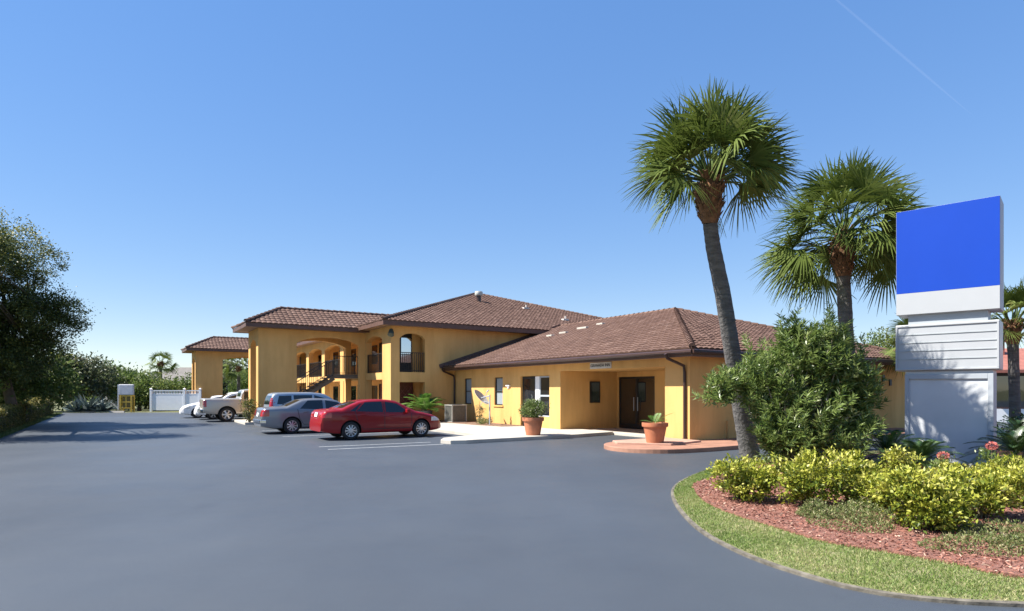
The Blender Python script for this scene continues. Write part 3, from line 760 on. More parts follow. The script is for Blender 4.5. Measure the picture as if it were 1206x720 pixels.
def pinnate(mb, base, az, el, length, droop, nleaf, ll, lw, vee=.5, taper=True):
    """one feather frond: rachis strip plus leaflets on both sides"""
    base = Vector(base); d0 = Vector((math.cos(az)*math.cos(el), math.sin(az)*math.cos(el), math.sin(el)))
    pts = []
    for i in range(nleaf+1):
        u = i/nleaf; pts.append(base+d0*length*u+Vector((0, 0, -droop*length*u*u)))
    v = min(1, max(0, random.gauss(.45, .2)))
    for i in range(nleaf):
        p, q = pts[i], pts[i+1]; d = (q-p).normalized()
        sd = d.cross(Vector((0, 0, 1)))
        if sd.length < .01: sd = Vector((1, 0, 0))
        sd.normalize(); up = sd.cross(d)
        mb.add([p-sd*.008, p+sd*.008, q+sd*.006, q-sd*.006], [(0, 1, 2, 3)], 0, .8)
        u = (i+.5)/nleaf
        if u < .12: continue
        l = ll*(1-.75*(2*u-1)**2*(1 if u > .5 else .6)) if taper else ll
        for s in (-1, 1):
            ld = (sd*s*.86+d*.5+up*vee*.5).normalized()
            tip = p+ld*l+Vector((0, 0, -.12*l))
            m = p+ld*l*.45; wv = d*lw*.5
            mb.add([p, m-wv, tip, m+wv], [(0, 1, 2, 3)], 0, min(1, max(0, v+random.gauss(0, .12))))
t = pot(-2.0, -.38, .185, .39, .62, 'potted_cycad', 'terracotta pot with a few short palm leaves on the red paved corner', 'potted plant')
mb = MB()
for az, el, ln in ((.3, 1.0, .55), (2.4, .45, .5), (-.9, .75, .8), (-1.6, .5, .55), (1.4, .9, .45)): pinnate(mb, (0, 0, .58), az, el, ln, .25, 22, .16, .022)
mb.build('foliage', G_ARECA, t)
t = world_thing('potted_palm', 'bushy bright green palm in a dark round planter in the inner corner', 'potted palm', -2.3, 16.0, .13)
mb = MB(); mb.lathe([(0, 0), (.34, 0), (.42, .25), (.44, .55), (.46, .6), (.40, .6), (.38, .52), (0, .52)], 24); mb.build('planter', surf('dark_glazed_planter', (.06, .06, .065), .4), t, smooth=35)
mb = MB()
for i in range(26):
    az = i*2.4; el = random.uniform(.35, 1.35); pinnate(mb, (random.uniform(-.1, .1), random.uniform(-.1, .1), .55), az, el, random.uniform(1.3, 2.0), .45, 22, .42, .05)
mb.build('foliage', G_ARECA, t)
mb = MB()
for i in range(9): mb.tube([(random.uniform(-.12, .12), random.uniform(-.12, .12), .5), (random.uniform(-.2, .2), random.uniform(-.2, .2), 1.1)], .02, 6)
mb.build('stem', STEM, t)
# air conditioner
t = world_thing('air_conditioner', 'grey box air conditioning unit on the bed beside the dark planter', 'air conditioner', -1.15, 14.6, .16)
mb = MB(); mb.box(-.42, .42, -.42, .42, 0, .05); 
for i in (-1, 1):
    for j in (-1, 1): mb.box(i*.40-.03, i*.40+.03, j*.40-.03, j*.40+.03, .05, .84)
mb.box(-.44, .44, -.44, .44, .84, .90); mb.build('casing', RNGRY, t, bevel=.01)
mb = MB(); mb.box(-.38, .38, -.38, .38, .05, .84); mb.build('coil', surf('dark_coil', (.03, .03, .03), .6), t)
mb = MB()
for k in range(15):
    z = .1+k*.049
    mb.box(-.405, -.39, -.37, .37, z, z+.012); mb.box(-.37, .37, -.405, -.39, z, z+.012)
mb.build('grille', RNGRY, t)
mb = MB(); mb.lathe([(.05, .905), (.34, .905), (.34, .93), (.05, .93)], 20); mb.build('fan_guard', DARKM, t)
# satellite dish
t = world_thing('satellite_dish', 'grey satellite dish seen edge on upon a pole before the lobby wall', 'satellite dish', -.95, 11.45, .14)
mb = MB(); mb.tube([(0, 0, 0), (0, 0, 1.45)], .035, 10); mb.build('pole', SIGNG, t)
# bowl axis: across the line of sight, up and to the right
ax = (Vector((CA*.0, 0, 0))+Vector((.62*CA, -.62*SA, .78))); ax = Vector((.40, -.52, .60)).normalized()
q = ax.to_track_quat('Z', 'Y')
mb = MB(); prof = [(r, .35*r*r) for r in np.linspace(0, .48, 9)]; prof2 = [(r, .35*r*r+.012) for r in np.linspace(.48, 0, 9)]
mb.lathe(prof+prof2, 28)
cen = Vector((-.30, .38, 1.28))
mb.v = [tuple(q @ Vector(p)+cen) for p in mb.v]; mb.build('reflector', surf('dish_grey', (.45, .45, .44), .5), t, smooth=40)
mb = MB(); f = cen+ax*.52
mb.tube([cen-Vector((0, 0, .35)), f], .014, 6); mb.tube([f-ax*.07, f+ax*.07], .035, 10); mb.tube([(0, 0, 1.4), cen], .03, 8); mb.tube([(0, 0, 1.05), cen-Vector((0, 0, .1))], .02, 8)
mb.build('feed_arm', SIGNG, t)
t = world_thing('wall_plant', 'thin straggly plant growing between the air conditioner and dish', 'plant', -.5, 13.2, .15)
C, D, v = clumps([(0, 0, .5, .16, .2, .5)], 30, 14, .06); leafmesh('foliage', C, D, .09, .03, G_GREY, t, v)
mb = MB(); mb.tube([(0, 0, 0), (.03, .05, .5), (-.02, 0, 1.1)], [.02, .015, .008], 6); mb.build('stem', STEM, t)
t = world_thing('low_plant', 'small brownish plant at the foot of the dish pole', 'plant', -1.0, 12.0, .15)
C, D, v = clumps([(0, 0, .12, .3, .3, .16)], 40, 14, .05); leafmesh('foliage', C, D, .09, .03, G_WEED, t, v+.2)

# ------------------------------------------------------------------ cars
def interp(tab, x):
    if x <= tab[0][0]: return tab[0][1]
    for (a, va), (b, vb) in zip(tab, tab[1:]):
        if x <= b:
            t = (x-a)/(b-a+1e-9); return va+(vb-va)*t
    return tab[-1][1]
def smoothtab(tab, x, w=.06): return (interp(tab, x-w)+2*interp(tab, x)+interp(tab, x+w))/4
def grid_patch(bvh, q, d, n=6, m=5, eps=.006):
    """quad q (4 points) thrown along d on the body"""
    q = [Vector(p) for p in q]; d = Vector(d); vs, ok = [], []
    for i in range(n+1):
        for j in range(m+1):
            u, v = i/n, j/m
            p = q[0].lerp(q[1], u).lerp(q[3].lerp(q[2], u), v)
            h = bvh.ray_cast(p, d)
            if h[0] is None: vs.append(p+d*1.0); ok.append(False)
            else: vs.append(h[0]-d*eps); ok.append(True)
    fs = []
    for i in range(n):
        for j in range(m):
            f = (i*(m+1)+j, (i+1)*(m+1)+j, (i+1)*(m+1)+j+1, i*(m+1)+j+1)
            if all(ok[k] for k in f): fs.append(f)
    return vs, fs
def patchobj(name, bvh, quads, mat, parent, eps=.006, n=6, m=5):
    mb = MB()
    for q, d in quads:
        vs, fs = grid_patch(bvh, q, d, n, m, eps)
        mb.add(vs, fs)
    me_o = mb.build(name, mat, parent, smooth=60)
    bm = bmesh.new(); bm.from_mesh(me_o.data); bmesh.ops.remove_doubles(bm, verts=bm.verts, dist=1e-5)
    loose = [v for v in bm.verts if not v.link_faces]; bmesh.ops.delete(bm, geom=loose)
    bm.to_mesh(me_o.data); bm.free()
    return me_o
def spokes(mb, r, n, wd):
    for k in range(n):
        a = 2*math.pi*k/n; c, s = math.cos(a), math.sin(a)
        p0 = Vector((c*.05, 0, s*.05)); p1 = Vector((c*r, .018, s*r)); t = Vector((-s, 0, c))
        vs = []
        for p, w_ in ((p0, wd*.8), (p1, wd)):
            for dy in (-.0, .04): vs += [p+t*w_/2+Vector((0, dy, 0)), p-t*w_/2+Vector((0, dy, 0))]
        mb.add(vs, [(0, 1, 5, 4), (2, 6, 7, 3), (0, 4, 6, 2), (1, 3, 7, 5)])
def car(name, label, cat, loc, rz, P, mat, cfg):
    """cfg: L, hw, axles (rear, front), wr, top table, bot, belt table, glass quads"""
    t = thing(name, label, cat, loc, rz)
    Lc, hw = cfg['L'], cfg['hw']; top = cfg['top']; belt = cfg['belt']; zb0 = cfg.get('bot', .22); tum = cfg.get('tum', .42)
    wt = cfg.get('wt') or [(0, .84), (.12, .92), (.3, .965), (.7, 1), (Lc-1.0, 1), (Lc-.45, .95), (Lc-.18, .85), (Lc, .66)]
    def W(x): return hw*interp(wt, x)
    def ys(x, z):
        b = interp(belt, x); w_ = W(x)
        zm = .62; k = (z-zm)/.5
        low = w_*(1-.045*k*k) if z < zm else w_*(1-.03*k*k)
        if z <= b: return low
        kb = (b-zm)/.5
        return w_*(1-.03*kb*kb)-tum*(z-b)-.012
    xs = sorted(set([round(x, 3) for x in np.linspace(0, Lc, int(Lc/.08))]+[round(p[0], 3) for p in top]))
    rows = []
    for x in xs:
        zt = smoothtab(top, x, .03); b = interp(belt, x)
        zb = zb0+(.10*max(0, 1-x/.5) if x < .5 else 0)+(.06*max(0, 1-(Lc-x)/.5) if x > Lc-.5 else 0)
        rr = min(.10, .35*(zt-zb))
        zs = zt-rr
        pts = [(0, zb), (W(x)*.78, zb), (ys(x, zb+.08)-.03, zb+.03)]
        zz = [zb+.09+(zs-zb-.09)*k/9 for k in range(10)]
        pts += [(max(.02, ys(x, z)), z) for z in zz]
        y1 = max(.02, ys(x, zs))
        pts += [(y1*.985-.010, zs+rr*.38), (y1*.955-.02, zs+rr*.68), (y1*.89-.03, zs+rr*.88)]
        yt = max(.01, y1*.89-.03)
        pts += [(yt*.66, zt-.003-.05*rr), (yt*.33, zt), (0, zt)]
        rows.append([(x, y, z) for y, z in pts])
    mb = MB(); vs = []; m = len(rows[0]); full = 2*m-2
    for r in rows:
        vs += r+[(x, -y, z) for x, y, z in r[-2:0:-1]]
    fs = []
    for i in range(len(rows)-1):
        for k in range(full):
            fs.append((i*full+k, i*full+(k+1) % full, (i+1)*full+(k+1) % full, (i+1)*full+k))
    fs = [f[::-1] for f in fs]
    fs.append(tuple(range(full))); fs.append(tuple(range(len(rows)*full-1, (len(rows)-1)*full-1, -1)))
    mb.add(vs, fs); body = mb.build('body', [mat, BLACKP], t)
    bm = bmesh.new(); bm.from_mesh(body.data); bmesh.ops.remove_doubles(bm, verts=bm.verts, dist=1e-5); bmesh.ops.recalc_face_normals(bm, faces=bm.faces); bm.to_mesh(body.data); bm.free()
    wr_ = cfg['wr']; arch = wr_+cfg.get('gap', .055)
    cut = MB()
    for ax_ in cfg['axles']:
        for s in (-1, 1):
            ya, yb = (hw*.62, hw*1.2) if s > 0 else (-hw*1.2, -hw*.62)
            cut.lathe([(0, ya), (arch, ya), (arch, yb), (0, yb)], 32, (ax_, 0, wr_), 'y')
    co_ = cut.build('cut', BLACKP)
    bm = bmesh.new(); bm.from_mesh(co_.data); bmesh.ops.remove_doubles(bm, verts=bm.verts, dist=1e-5); bmesh.ops.recalc_face_normals(bm, faces=bm.faces); bm.to_mesh(co_.data); bm.free()
    md = body.modifiers.new('b', 'BOOLEAN'); md.object = co_; md.operation = 'DIFFERENCE'; md.solver = 'EXACT'
    bpy.context.view_layer.update()
    # the cutter sits at the origin as the body's own local frame does, so evaluate both unparented
    body.parent = None; body.matrix_world = Matrix.Identity(4); bpy.context.view_layer.update()
    nm = bpy.data.meshes.new_from_object(body.evaluated_get(bpy.context.evaluated_depsgraph_get()))
    body.modifiers.clear(); body.data = nm; body.parent = t; body.matrix_parent_inverse = Matrix.Identity(4); body.matrix_basis = Matrix.Identity(4)
    bpy.data.objects.remove(co_)
    while len(nm.materials) < 2: nm.materials.append(BLACKP)
    for p in nm.polygons:
        c = p.center; inside = False
        for ax_ in cfg['axles']:
            if math.hypot(c.x-ax_, c.z-wr_) < arch*1.01 and abs(c.y) > hw*.55 and (abs(abs(c.y)-hw*.62) < .02 or math.hypot(c.x-ax_, c.z-wr_) > arch*.97):
                n_ = p.normal
                if abs(n_.y) < .5 or abs(abs(c.y)-hw*.62) < .02: inside = True
        p.material_index = 1 if inside or c.z < zb0+.045 else 0
    nm.shade_smooth(); nm.set_sharp_from_angle(angle=R(32))
    bv = BVHTree.FromPolygons([v.co.copy() for v in nm.vertices], [tuple(p.vertices) for p in nm.polygons])
    S = (0, 1, 0); S2 = (0, -1, 0)
    def both(q2):      # (x, z) quads for the two sides
        return [([(x, -3, z) for x, z in q2], S), ([(x, 3, z) for x, z in q2], S2)]
    for q2 in cfg['side_glass']:
        for qs_ in both(q2): patchobj('side_window', bv, [qs_], CARGL, t, n=10, m=8)
    for nm_, q2 in cfg['top_glass']:
        patchobj(nm_, bv, [([(x, y, 4) for x, y in q2], (0, 0, -1))], CARGL, t, n=12, m=12)
    for nm_, q2 in cfg.get('rear_glass', []):
        patchobj(nm_, bv, [([(-2, y, z) for y, z in q2], (1, 0, 0))], CARGL, t, n=10, m=8)
    for (x0, x1, z0, z1, y0, y1) in cfg['tail']:
        for s in (-1, 1):
            qs = [([(-2, s*y0, z0), (-2, s*y1, z0), (-2, s*y1, z1), (-2, s*y0, z1)], (1, 0, 0)),
                  ([(x0, s*3, z0), (x1, s*3, z0), (x1, s*3, z1), (x0, s*3, z1)], (0, -s, 0))]
            patchobj('taillight', bv, qs, RED_L, t, .012)
    for (x0, x1, z0, z1, y0, y1) in cfg['head']:
        for s in (-1, 1):
            qs = [([(Lc+2, s*y0, z0), (Lc+2, s*y1, z0), (Lc+2, s*y1, z1), (Lc+2, s*y0, z1)], (-1, 0, 0)),
                  ([(x0, s*3, z0), (x1, s*3, z0), (x1, s*3, z1), (x0, s*3, z1)], (0, -s, 0))]
            patchobj('headlight', bv, qs, WHT_L, t, .012)
    qs = []
    for (xa, za, xb, zb_) in cfg['seams']:
        w_ = .011
        if abs(xa-xb) < abs(za-zb_): q2 = [(xa-w_, za), (xa+w_, za), (xb+w_, zb_), (xb-w_, zb_)]
        else: q2 = [(xa, za-w_), (xb, zb_-w_), (xb, zb_+w_), (xa, za+w_)]
        qs += both(q2)
    patchobj('door_seam', bv, qs, BLACKP, t, .003, 10, 10)
    for xh, zh in cfg['handles']:
        for s in (-1, 1):
            y = ys(xh, zh); mb = MB(); mb.box(xh-.10, xh+.10, s*y-.02, s*y+.025, zh-.018, zh+.018) ; mb.build('door_handle', mat if cfg.get('paint_handle', 1) else BLACKP, t, bevel=.008)
    for s in (-1, 1):
        xm, zm = cfg['mirror']; y = ys(xm, zm)
        mb = MB(); y0, y1 = sorted((s*(y+.02), s*(y+.22))); mb.box(xm-.07, xm+.07, y0, y1, zm, zm+.15); yy = sorted((s*(y-.05), s*(y+.03)))
        mb.box(xm-.03, xm+.05, yy[0], yy[1], zm+.01, zm+.06); mb.build('side_mirror', mat, t, bevel=.025)
    if 'plate' in cfg:
        pz = cfg['plate']; patchobj('number_plate', bv, [([(-2, -.17, pz), (-2, .17, pz), (-2, .17, pz+.15), (-2, -.17, pz+.15)], (1, 0, 0))], WHITE, t, .02)
    if cfg.get('bumper'):
        z0, z1, out, bmat = cfg['bumper']; mb = MB()
        mb.prism([(-out, -hw*.80), (.18, -hw*.985), (.18, -hw*.93), (.05, -hw*.7), (.05, hw*.7), (.18, hw*.93), (.18, hw*.985), (-out, hw*.80)], z0, z1); mb.build('rear_bumper', bmat, t, bevel=.03)
    for ax_ in cfg['axles']:
        for s in (-1, 1):
            mb = MB(); w_ = .21; r_ = wr_
            mb.lathe([(r_*.62, 0), (r_*.66, -.012), (r_*.9, -.012), (r_*.985, .02), (r_, .06), (r_, w_-.05), (r_*.97, w_), (r_*.6, w_)], 36, (0, 0, 0), 'y')
            wo = mb.build('wheel', RUB, t, smooth=40)
            wo.location = (ax_, s*(hw-.015), wr_); wo.rotation_euler = (0, 0, 0 if s < 0 else math.pi)
            mb = MB(); rr = r_*.66
            mb.lathe([(rr*1.0, -.008), (rr*.93, -.005), (rr*.90, .05), (rr*.88, .16)], 32, (0, 0, 0), 'y')
            mb.lathe([(0, -.004), (.055, -.004), (.065, .02), (.05, .05)], 16, (0, 0, 0), 'y')
            spokes(mb, rr*.94, cfg.get('nsp', 10), cfg.get('wsp', .045)); mb.build('rim', RIM, wo, smooth=40)
            mb = MB(); mb.lathe([(0, .10), (rr*.9, .10)], 24, (0, 0, 0), 'y'); mb.build('brake_disc', surf('brake_dark', (.05, .05, .05), .5, metal=.5) if 'brake_dark' not in MATS else MATS['brake_dark'], wo)
    return t, bv
SED = dict(L=4.8, hw=.90, axles=(1.06, 3.83), wr=.335,
    top=[(0, .62), (.03, .80), (.07, 1.00), (.16, 1.085), (.45, 1.115), (.72, 1.125), (1.05, 1.27), (1.4, 1.395), (1.75, 1.45), (2.2, 1.47), (2.6, 1.455), (2.85, 1.41), (3.2, 1.24), (3.62, 1.02), (3.95, .955), (4.35, .86), (4.6, .76), (4.74, .62), (4.8, .46)],
    belt=[(0, 1.02), (1.0, 1.02), (2.3, .965), (3.4, .93), (4.8, .8)],
    side_glass=[[(1.28, 1.035), (2.28, .99), (2.28, 1.385), (1.62, 1.365)], [(2.40, .985), (3.34, .955), (2.86, 1.30), (2.40, 1.383)], [(1.02, 1.045), (1.22, 1.037), (1.50, 1.33), (1.42, 1.30)]],
    top_glass=[('windshield', [(2.93, -.52), (3.60, -.68), (3.60, .68), (2.93, .52)]), ('rear_window', [(.80, -.62), (1.38, -.50), (1.38, .50), (.80, .62)])],
    tail=[(.06, .36, .82, 1.00, .42, .82)], head=[(4.25, 4.68, .62, .78, .36, .66)],
    seams=[(2.34, .40, 2.34, .98), (1.32, .62, 1.22, 1.02), (1.32, .62, 1.52, .40), (3.42, .42, 3.42, .93), (1.5, .38, 3.42, .38), (2.34, .98, 2.34, 1.39)],
    handles=[(1.55, .90), (2.62, .87)], mirror=(3.22, .95), plate=.84, nsp=10, wsp=.045)
BUICK = dict(L=5.1, hw=.92, axles=(1.2, 4.1), wr=.335,
    top=[(0, .60), (.03, .82), (.07, 1.02), (.15, 1.085), (.6, 1.11), (.98, 1.12), (1.3, 1.26), (1.62, 1.40), (1.95, 1.45), (2.4, 1.46), (2.85, 1.44), (3.1, 1.38), (3.45, 1.20), (3.85, 1.03), (4.2, .985), (4.7, .90), (4.95, .78), (5.06, .62), (5.1, .46)],
    belt=[(0, 1.03), (1.2, 1.02), (2.5, .97), (3.6, .95), (5.1, .85)],
    side_glass=[[(1.52, 1.04), (2.48, .995), (2.48, 1.385), (1.86, 1.372)], [(2.60, .99), (3.58, .965), (3.12, 1.29), (2.60, 1.38)]],
    top_glass=[('windshield', [(3.18, -.52), (3.82, -.68), (3.82, .68), (3.18, .52)]), ('rear_window', [(1.04, -.62), (1.60, -.50), (1.60, .50), (1.04, .62)])],
    tail=[(.05, .30, .74, 1.0, .52, .84)], head=[(4.6, 4.95, .64, .80, .36, .66)],
    seams=[(2.54, .40, 2.54, .98), (1.5, .62, 1.42, 1.02), (1.5, .62, 1.66, .40), (3.66, .42, 3.66, .93), (1.66, .38, 3.66, .38)],
    handles=[(1.75, .90), (2.82, .87)], mirror=(3.42, .96), plate=.72, bumper=(.46, .60, .05, CHROME), nsp=9, wsp=.05)
SUVC = dict(L=4.55, hw=.90, axles=(.92, 3.6), wr=.36, tum=.22, bot=.26,
    top=[(0, .62), (.02, .9), (.04, 1.1), (.12, 1.42), (.22, 1.64), (.40, 1.70), (1.0, 1.715), (2.0, 1.715), (2.55, 1.66), (2.85, 1.50), (3.3, 1.16), (3.6, 1.09), (4.2, .99), (4.42, .86), (4.52, .66), (4.55, .48)],
    belt=[(0, 1.10), (2.0, 1.07), (3.2, 1.02), (4.6, .9)],
    side_glass=[[(.36, 1.16), (1.02, 1.14), (1.02, 1.56), (.46, 1.54)], [(1.12, 1.135), (1.98, 1.11), (1.98, 1.575), (1.12, 1.57)], [(2.08, 1.10), (3.10, 1.06), (2.68, 1.40), (2.08, 1.575)]],
    top_glass=[('windshield', [(2.68, -.58), (3.22, -.70), (3.22, .70), (2.68, .58)])], rear_glass=[('rear_window', [(-.6, 1.14), (.6, 1.14), (.54, 1.55), (-.54, 1.55)])],
    tail=[(.05, .18, .95, 1.45, .66, .86)], head=[(4.15, 4.42, .74, .90, .40, .68)],
    seams=[(2.03, .45, 2.03, 1.10), (1.07, .72, 1.07, 1.13), (3.12, .45, 3.12, 1.02), (1.25, .43, 3.12, .43)],
    handles=[(1.3, 1.02), (2.3, 1.0)], mirror=(2.95, 1.06), plate=.72, bumper=(.46, .66, .07, BLACKP), nsp=6, wsp=.07)
TRUCK = dict(L=5.8, hw=1.0, axles=(1.22, 4.75), wr=.415, gap=.08, tum=.24, bot=.42,
    wt=[(0, .96), (.1, .985), (.4, 1), (4.8, 1), (5.4, .95), (5.8, .82)],
    top=[(0, 1.26), (.03, 1.33), (.08, 1.345), (1.9, 1.345), (1.97, 1.36), (2.03, 1.70), (2.12, 1.84), (2.5, 1.89), (3.2, 1.89), (3.5, 1.80), (4.05, 1.36), (4.4, 1.28), (5.3, 1.18), (5.65, 1.05), (5.76, .8), (5.8, .6)],
    belt=[(0, 1.25), (2.0, 1.22), (4, 1.18), (5.8, 1.0)],
    side_glass=[[(2.12, 1.27), (2.72, 1.26), (2.72, 1.72), (2.16, 1.72)], [(2.82, 1.26), (3.86, 1.24), (3.5, 1.62), (2.82, 1.72)]],
    top_glass=[('windshield', [(3.56, -.66), (3.98, -.74), (3.98, .74), (3.56, .66)])], rear_glass=[('rear_window', [(-.6, 1.44), (.6, 1.44), (.56, 1.74), (-.56, 1.74)])],
    tail=[(.03, .16, .86, 1.24, .82, .97)], head=[(5.45, 5.7, .86, 1.05, .5, .78)],
    seams=[(1.96, .55, 1.96, 1.30), (2.77, .55, 2.77, 1.24), (3.9, .55, 3.9, 1.2), (2.0, .53, 3.9, .53)],
    handles=[(2.3, 1.12), (3.05, 1.12)], mirror=(3.75, 1.25), plate=.62, bumper=(.50, .72, .14, CHROME), nsp=6, wsp=.09)
def carpos(x, y): return (*L2W(x, y), 0)
car('parked_sedan', 'glossy red sedan parked nearest to the lobby', 'car', carpos(-9.92, 8.82), ANG, None, P_RED, SED)
car('parked_sedan', 'dark grey sedan with chrome rear bumper beside the red sedan', 'car', carpos(-11.1, 13.3), ANG, None, P_GREY, BUICK)
car('parked_suv', 'silver blue boxy suv behind the dark grey sedan', 'car', carpos(-10.1, 16.9), ANG, None, P_SILV, SUVC)
car('pickup_truck', 'pewter pickup truck parked beyond the near stair tower', 'truck', carpos(-11.95, 25.5), ANG, None, P_TAN, TRUCK)
p = L2W(-12.0+4.55, 28.7)
car('parked_suv', 'white suv parked nose out beyond the pickup', 'car', (*p, 0), ANG+math.pi, None, P_WHT, SUVC)
p = L2W(-12.6+4.8, 31.6)
car('parked_sedan', 'low white sedan at the far end of the parked row', 'car', (*p, 0), ANG+math.pi, None, P_WHT, SED)

# ------------------------------------------------------------------ roadside sign
sdv = Vector((-.735, .678, 0)).normalized()
sg = thing('pylon_sign', 'tall pylon sign with blank blue panel over white letter board', 'sign', (10.96, 14.0, .05), math.atan2(sdv.y, sdv.x))
# local x runs from the near right edge to the far left edge, local y = towards the lot
yb = -.75
mb = MB(); mb.box(0, 1.72, -.74, -.04, 0, 2.22); mb.build('column', SIGNC, sg, bevel=.01)
mb = MB(); mb.box(-.005, .10, -.745, .0, 0, 2.14); mb.box(1.64, 1.725, -.745, .0, 0, 2.14); mb.box(.10, 1.64, -.0395, .0, 2.02, 2.14); mb.build('column_trim', SIGNG, sg, bevel=.008)
mb = MB(); mb.box(-.12, 1.92, -.80, .03, 2.225, 3.36); mb.build('letter_board', SIGNW, sg, bevel=.02)
mb = MB()
for z in (2.225+.02, 3.36-.06): mb.box(-.11, 1.91, .031, .055, z, z+.04)
mb.box(-.11, -.07, .031, .055, 2.285, 3.30); mb.box(1.87, 1.91, .031, .055, 2.285, 3.30); mb.build('board_frame', SIGNW, sg, bevel=.005)
mb = MB()
for k in range(1, 5): mb.box(-.065, 1.865, .031, .045, 2.30+k*.20, 2.318+k*.20)
mb.build('letter_track', SLAT, sg)
mb = MB(); mb.box(.10, 1.66, -.68, -.06, 3.362, 3.60); mb.build('neck', SIGNG, sg)
mb = MB(); mb.box(-.13, 1.90, -.83, .05, 3.602, 6.16); mb.build('cabinet', SIGNG, sg, bevel=.015)
mb = MB(); mb.box(-.122, 1.892, .051, .058, 4.13, 6.152); mb.build('blue_panel', BLUE, sg)
mb = MB(); mb.box(-.122, 1.892, .051, .058, 3.61, 4.127); mb.build('white_panel', SIGNW, sg)

# ------------------------------------------------------------------ palms
def fan_leaf(mb, c, d, nrm, rad, nseg, spread, v0):
    d = d.normalized(); s = d.cross(nrm).normalized(); nrm = s.cross(d).normalized()
    for k in range(nseg):
        u = (k+.5)/nseg*2-1; th = u*spread
        dirv = d*math.cos(th)+s*math.sin(th)+nrm*(.18*abs(u)+random.uniform(-.07, .07))
        dirv.normalize()
        l = rad*(1-.22*abs(u)**1.5)*random.uniform(.9, 1.08)
        wv = dirv.cross(nrm).normalized()
        w0 = rad*spread*2/nseg*.5
        st0 = c-d*rad*.18*(1-abs(u))
        pts = []
        g = random.uniform(.10, .55)
        for a, wd in ((0, .012), (.42, w0*.48), (.72, w0*.36), (1.0, .003)):
            p = st0+dirv*l*a+Vector((0, 0, -g*l*max(0, a-.35)**2*1.5))
            pts.append((p, wd))
        var = min(1, max(0, v0+random.gauss(0, .10)))
        vs = []
        for p, wd in pts: vs += [p+wv*wd/1.3+nrm*wd*.4, p-wv*wd/1.3-nrm*wd*.0]
        mb.add(vs, [(2*i, 2*i+1, 2*i+3, 2*i+2) for i in range(3)], 0, var)
def palm(name, label, trunk, radii, crown, leaves=44, pet=1.15, rad=1.05, boots=None, lean=0, emin=-.75, nseg=34, dens=1, group=None, bootr=.30):
    base = Vector(trunk[0])
    t = thing(name, label, 'palm tree', base, 0, group)
    mb = MB(); pts = []; rr = []
    for i in range(len(trunk)-1):
        for j in range(10):
            u = j/10; pts.append(Vector(trunk[i]).lerp(Vector(trunk[i+1]), u)-base); rr.append((radii[i]+(radii[i+1]-radii[i])*u)*(1+random.uniform(-.035, .035)))
    pts.append(Vector(trunk[-1])-base); rr.append(radii[-1])
    mb.tube(pts, rr, 16); mb.build('trunk', BARK_P, t, smooth=60)
    c = Vector(crown)-base
    bt = MB(); b0 = Vector(trunk[-1])-base
    axis = (c-b0)
    bt.tube([b0-axis*.02, b0+axis*.25, b0+axis*.7, c], [radii[-1]*1.1, bootr*.95, bootr, bootr*.6], 16)
    for i in range(110):
        a = i*2.4; u = random.uniform(0, 1); p = b0+axis*u; r_ = bootr*(.75+.35*math.sin(u*3))
        o = Vector((math.cos(a), math.sin(a), 0)); bt.bar(p+o*r_*.8, p+o*(r_+.07)+Vector((0, 0, .17)), .06, .02)
    bt.build('leaf_bases', BOOT, t)
    lf = MB(); pe = MB()
    for i in range(leaves):
        u = (i+.5)/leaves
        el = 1.45-(1.45-emin)*u**.85+random.uniform(-.12, .12); az = i*2.39996+random.uniform(-.2, .2)
        out = Vector((math.cos(az), math.sin(az), 0))
        dd = (out*math.cos(el)+Vector((0, 0, math.sin(el)))).normalized()
        pl = pet*random.choice((.75, .92, 1, 1.08))*(1.14 if u < .3 else 1)*random.uniform(.9, 1.08)
        st0 = c-Vector((0, 0, .25*u))+out*.10
        mid = st0+dd*pl*.55; end = st0+dd*pl+Vector((0, 0, -.16*pl))
        pe.tube([st0, mid, end], [.028, .018, .012], 5, cap=False)
        bd = (end-mid).normalized()+Vector((0, 0, -.10*(1-abs(el)/1.6)))
        nrm = out.cross(Vector((0, 0, 1))).cross(bd)
        if nrm.z < 0 and el < 1.2: nrm = -nrm
        nrm = (nrm.normalized()+Vector((random.gauss(0, .8), random.gauss(0, .8), 0))).normalized()
        fan_leaf(lf, end, bd, nrm, rad*random.uniform(.85, 1.1), nseg, random.uniform(1.35, 1.75), random.gauss(.45, .18))
    # last year's hanging leaves and fruit strings
    lf.build('crown', G_PALM, t); pe.build('leaf_stalks', G_BUSH, t)
    return t
def at(px, py, Y): return ((px-603)/724*Y, Y, 1.8+(460-py)/724*Y)
tr = [at(884, 545, 16.0), at(876, 500, 15.8), at(864, 425, 15.4), at(851, 345, 14.9), at(840, 292, 14.5), at(836, 262, 14.3)]
tr[0] = (tr[0][0], 16.0, .02)
palm('palm_tree', 'taller leaning fan palm rising in front of the lobby roof corner', tr, [.26, .22, .20, .185, .17, .16], at(837, 203, 14.1), 56, 1.10, 1.30, emin=.08, bootr=.27)
P2 = 18.6
tr = [at(1008, 545, P2), at(1005, 495, P2), at(997, 400, P2), at(993, 325, P2)]; tr[0] = (tr[0][0], P2, .02)
palm('palm_tree', 'shorter upright fan palm with full crown left of the blue sign', tr, [.26, .22, .205, .20], at(992, 273, P2), 58, 1.36, 1.52, emin=-.5)
P3 = 20.0
tr = [at(1196, 525, P3), at(1195, 470, P3), at(1193, 405, P3)]; tr[0] = (tr[0][0], P3, .02)
palm('palm_tree', 'short fan palm partly hidden behind the right edge of the blue sign', tr, [.18, .15, .15], at(1192, 380, P3), 34, .85, 1.0, bootr=.22, emin=.12)
P4 = 26.0
tr = [at(1082, 510, P4), at(1082, 430, P4)]; tr[0] = (tr[0][0], P4, .0)
